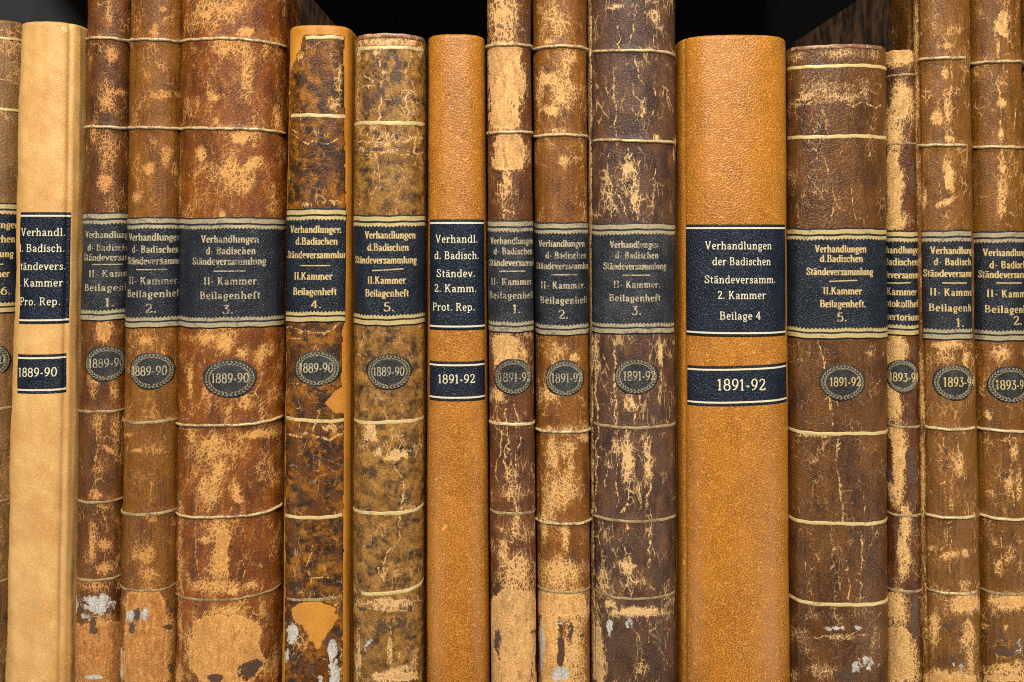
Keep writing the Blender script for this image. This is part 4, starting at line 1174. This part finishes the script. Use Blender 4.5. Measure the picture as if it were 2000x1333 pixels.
# 13
b = Book('old_book', 'thin heavily worn book with Protokollheft Repertorium label, peeled to bare tan along its left half', (1728, 1730, 1786, 1802), 96, 0.36, 2.2, 0.008, 16)
b.spine(mat_old('leather_oxblood', (0.060, 0.022, 0.011), (0.14, 0.055, 0.023), (0.10, 0.030, 0.015), (0.66, 0.40, 0.15), (0.55, 0.29, 0.085), 0.02, (0.8, .5), .55),
        bare=[(1745, 370, 12, 74), (1760, 215, 14, 22), (1752, 108, 26, 14), (1748, 700, 14, 36), (1752, 890, 10, 60), (1768, 1040, 7, 50), (1752, 1280, 24, 56)],
        wear=[(1750, 112, 30, 22, 1.7), (1760, 200, 26, 60, 1.35), (1745, 260, 24, 50, 1.5), (1745, 360, 20, 70, 1.7), (1745, 430, 24, 24, 1.6), (1745, 690, 24, 50, 1.4), (1760, 680, 12, 60, 1.0), (1745, 790, 20, 60, 1.4), (1758, 880, 18, 50, 1.6), (1752, 950, 20, 40, 1.3), (1770, 1020, 14, 40, 1.6), (1765, 1080, 14, 70, 1.5), (1750, 1190, 26, 50, 1.6), (1745, 1300, 30, 60, 1.8), (1775, 1300, 24, 60, 1.5), (1740, 840, 10, 30, .8)],
        dark=[(1735, 170, 12, 40, .6), (1766, 260, 6, 8, .9), (1740, 920, 10, 30, .7), (1742, 1060, 12, 60, .75), (1738, 1140, 10, 20, .8), (1745, 1215, 10, 12, .8), (1788, 1210, 10, 60, .6), (1780, 900, 12, 130, .7), (1778, 350, 10, 80, .7), (1785, 720, 12, 80, .4)],
        cracks=[(1768, 345, 1782, 360, 2, 3), (1765, 660, 1770, 700, 2.4, 4)])
b.boards(M['marble'])
b.band(146, 2.6, .6, 'ridge_dim')
b.band(281, 2.4, .6, 'ridge_dim')
for p in (834, 1007, 1157): b.band(p, 3.2, 1.6, 'ridge_dim')
b.old_label(450, 656, [('Verhandlungen', 1712, 101, 494, 17), ('d.Badischen', 1719, 84, 517, 17), ('St\u00e4ndeversammlung', 1702, 131, 541, 17), ('__', 1733, 1781, 553, .02),
                       ('II. Kammer', 1717, 82, 574, 17), ('Protokollheft', 1719, 90, 597, 17), ('Repertorium', 1717, 88, 622, 17)], mat='label_navy', foil='foil', rule='rule')
b.oval(1763, 735, 34, 33, ('1893-94', 1738, 60, 743, 18), foil='foil')

# 14
b = Book('old_book', 'tall light brown book marked 1 of 1893-94 with frayed left joint and pale scuffs', (1782, 1800, 1889, 1911), -96, 0.32, 2.2, 0.0, 17, swell=(113, 284, 840, 1012), joint=.0008)
b.grooves = [(b.inv(1803, 700)[0], 2.2, 3.5)]
b.spine(mat_old('leather_fawn', (0.105, 0.044, 0.017), (0.235, 0.110, 0.042), (0.16, 0.068, 0.026), PTAN1, TAN1, 0.02, (0.65, .4), .55, streak=.55),
        bare=[(1890, 1180, 22, 14), (1850, 1330, 60, 12), (1829, 232, 9, 10), (1852, 345, 6, 26)],
        wear=[(1788, 300, 6, 400, 1.0), (1800, 1000, 5, 400, .9), (1840, 60, 40, 60, .35), (1850, 90, 12, 10, .9), (1845, 145, 9, 14, 1.2), (1855, 180, 18, 10, .9), (1828, 230, 16, 18, 1.4, 30), (1850, 215, 8, 40, 1.0), (1852, 270, 10, 10, 1.1), (1852, 340, 12, 44, 1.3, -10), (1845, 396, 28, 7, 1.4, -25), (1805, 385, 8, 24, 1.0),
              (1850, 675, 40, 10, 1.3), (1840, 700, 34, 24, .8), (1885, 700, 5, 34, 1.1), (1835, 880, 10, 40, .7), (1875, 905, 8, 20, 1.0), (1858, 985, 6, 20, .8), (1820, 1070, 10, 6, 1.2), (1855, 1085, 22, 9, 1.2, -20), (1885, 1080, 10, 10, 1.0), (1885, 1180, 36, 22, 1.6), (1825, 1230, 14, 40, 1.2), (1890, 1240, 16, 40, 1.1), (1850, 1325, 70, 20, 1.6), (1885, 1140, 20, 10, .7), (1895, 1290, 10, 40, 1.0)],
        pale=[(1870, 1300, 24, 10, .38)], dark=[(1842, 340, 6, 100, .55), (1840, 120, 5, 40, .45), (1860, 170, 6, 30, .5), (1850, 1220, 24, 20, .5), (1860, 1290, 30, 24, .55), (1845, 890, 8, 60, .4)],
        cracks=[(1790, 20, 1786, 430, 3, 3), (1800, 680, 1806, 1300, 3, 3), (1855, 110, 1858, 280, 2.4, 4), (1845, 850, 1850, 980, 2.2, 4), (1872, 860, 1870, 900, 2, 3), (1835, 350, 1840, 440, 2, 3), (1855, 1010, 1856, 1120, 1.8, 4), (1810, 1090, 1850, 1060, 1.8, 4)])
b.boards(M['marble'])
for p in (113, 283): b.band(p, 3.8, 3.6, x=(1792, 1887))
for p in (838, 1011): b.band(p, 3.6, 3.2, 'ridge', x=(1806, 1905))
b.band(1160, 3.4, 2.6, 'ridge', x=(1808, 1908))
b.old_label(450, 665, [('Verhandlungen', 1817, 100, 496, 17), ('d- Badischen', 1824, 90, 518, 17, 0, 'wide'), ('St\u00e4ndeversammlung', 1804, 132, 540, 17), ('__', 1840, 1888, 553),
                       ('II- Kammer.', 1816, 98, 577, 17, 0, 'wide'), ('Beilagenheft', 1814, 108, 607, 17, 0, 'wide'), ('1.', 1866, 18, 639, 18)], x=(1801, 1897), mat='label_black', foil='foil')
b.oval(1865, 748, 41, 35, ('1893-94', 1842, 68, 755, 19), foil='foil')

# 15
b = Book('old_book', 'tall light brown book marked 2 of 1893-94, torn pale mark at its top', (1890, 1910, 1989, 2017), -90, 0.32, 2.2, 0.001, 18, swell=(120, 288, 844, 1016))
b.spine(mat_old('leather_hazel', (0.10, 0.042, 0.015), (0.225, 0.102, 0.036), (0.155, 0.064, 0.023), PTAN1, TAN1, 0.03, (0.65, .45), .55, streak=.5, rot=.25),
        bare=[(1985, 1174, 30, 12), (1970, 1325, 50, 8), (1956, 48, 6, 22)],
        wear=[(1955, 45, 9, 26, 1.5, 30), (1950, 95, 4, 20, 1.2), (1957, 200, 9, 10, 1.5), (1960, 160, 14, 30, .6), (1955, 262, 5, 14, 1.3), (1958, 330, 6, 8, 1.4), (1956, 380, 12, 50, .8), (1905, 140, 10, 20, .7), (1920, 30, 20, 20, .5),
              (1955, 690, 24, 22, 1.1), (1930, 810, 7, 12, 1.2, -30), (1980, 882, 11, 22, 1.4), (1970, 945, 10, 30, 1.0), (1935, 965, 14, 8, .9, 30), (1990, 950, 6, 40, .9), (1975, 860, 30, 8, .8), (1945, 1060, 7, 12, 1.1, -30), (1950, 1110, 10, 20, 1.0), (1970, 1080, 14, 30, .8), (1975, 1175, 40, 20, 1.6), (1940, 1170, 14, 24, 1.2), (1965, 1225, 6, 6, 1.2), (1925, 1225, 8, 8, .9), (1960, 1310, 60, 16, 1.4), (1990, 1295, 12, 10, 1.3)],
        pale=[(1990, 1260, 16, 30, .36)], dark=[(1960, 1230, 50, 30, .5), (1950, 145, 4, 30, .4), (1970, 1270, 30, 14, .5), (1980, 1000, 14, 20, .4), (1965, 910, 16, 40, .35)],
        cracks=[(1952, 150, 1956, 440, 2.4, 3), (1985, 190, 1975, 260, 1.6, 3), (1965, 290, 1962, 420, 2, 4), (1925, 330, 1965, 370, 1.6, 4), (1970, 850, 1975, 1000, 2.2, 4), (1955, 1030, 1960, 1130, 1.8, 4), (1940, 660, 1950, 730, 2, 4)])
b.boards(M['marble'])
for p in (120, 287): b.band(p, 3.8, 3.6)
for p in (842, 1014): b.band(p, 3.6, 3.2, 'ridge')
b.band(1162, 3.2, 2.4, 'ridge_dim')
b.old_label(452, 668, [('Verhandlungen', 1920, 104, 500, 17), ('d- Badischen', 1933, 92, 524, 17, 0, 'wide'), ('St\u00e4ndeversammlung', 1911, 134, 542, 17), ('__', 1946, 1998, 553),
                       ('II- Kammer.', 1927, 100, 580, 17, 0, 'wide'), ('Beilagenheft', 1923, 110, 610, 17, 0, 'wide'), ('2.', 1978, 21, 635, 18)], mat='label_black', foil='foil')
b.oval(1975, 752, 44, 36, ('1893-94', 1944, 66, 760, 19), foil='foil')

# 16 --- sliver at the right edge
b = Book('old_book', 'dark brown sliver of a tall book at the right edge of the photo', (1991, 2019, 2090, 2110), -88, 0.32, 2.2, 0.002, 19, swell=(125, 292))
b.spine(mat_old('leather_cocoa', (0.09, 0.04, 0.016), (0.20, 0.092, 0.034), (0.14, 0.06, 0.022), PTAN1, TAN1, 0.0, (0.65, .45), .6), wear=[(2000, 200, 10, 60, .6)])
b.boards(M['marble'])
for p in (125, 292): b.band(p, 3.8, 3.6)
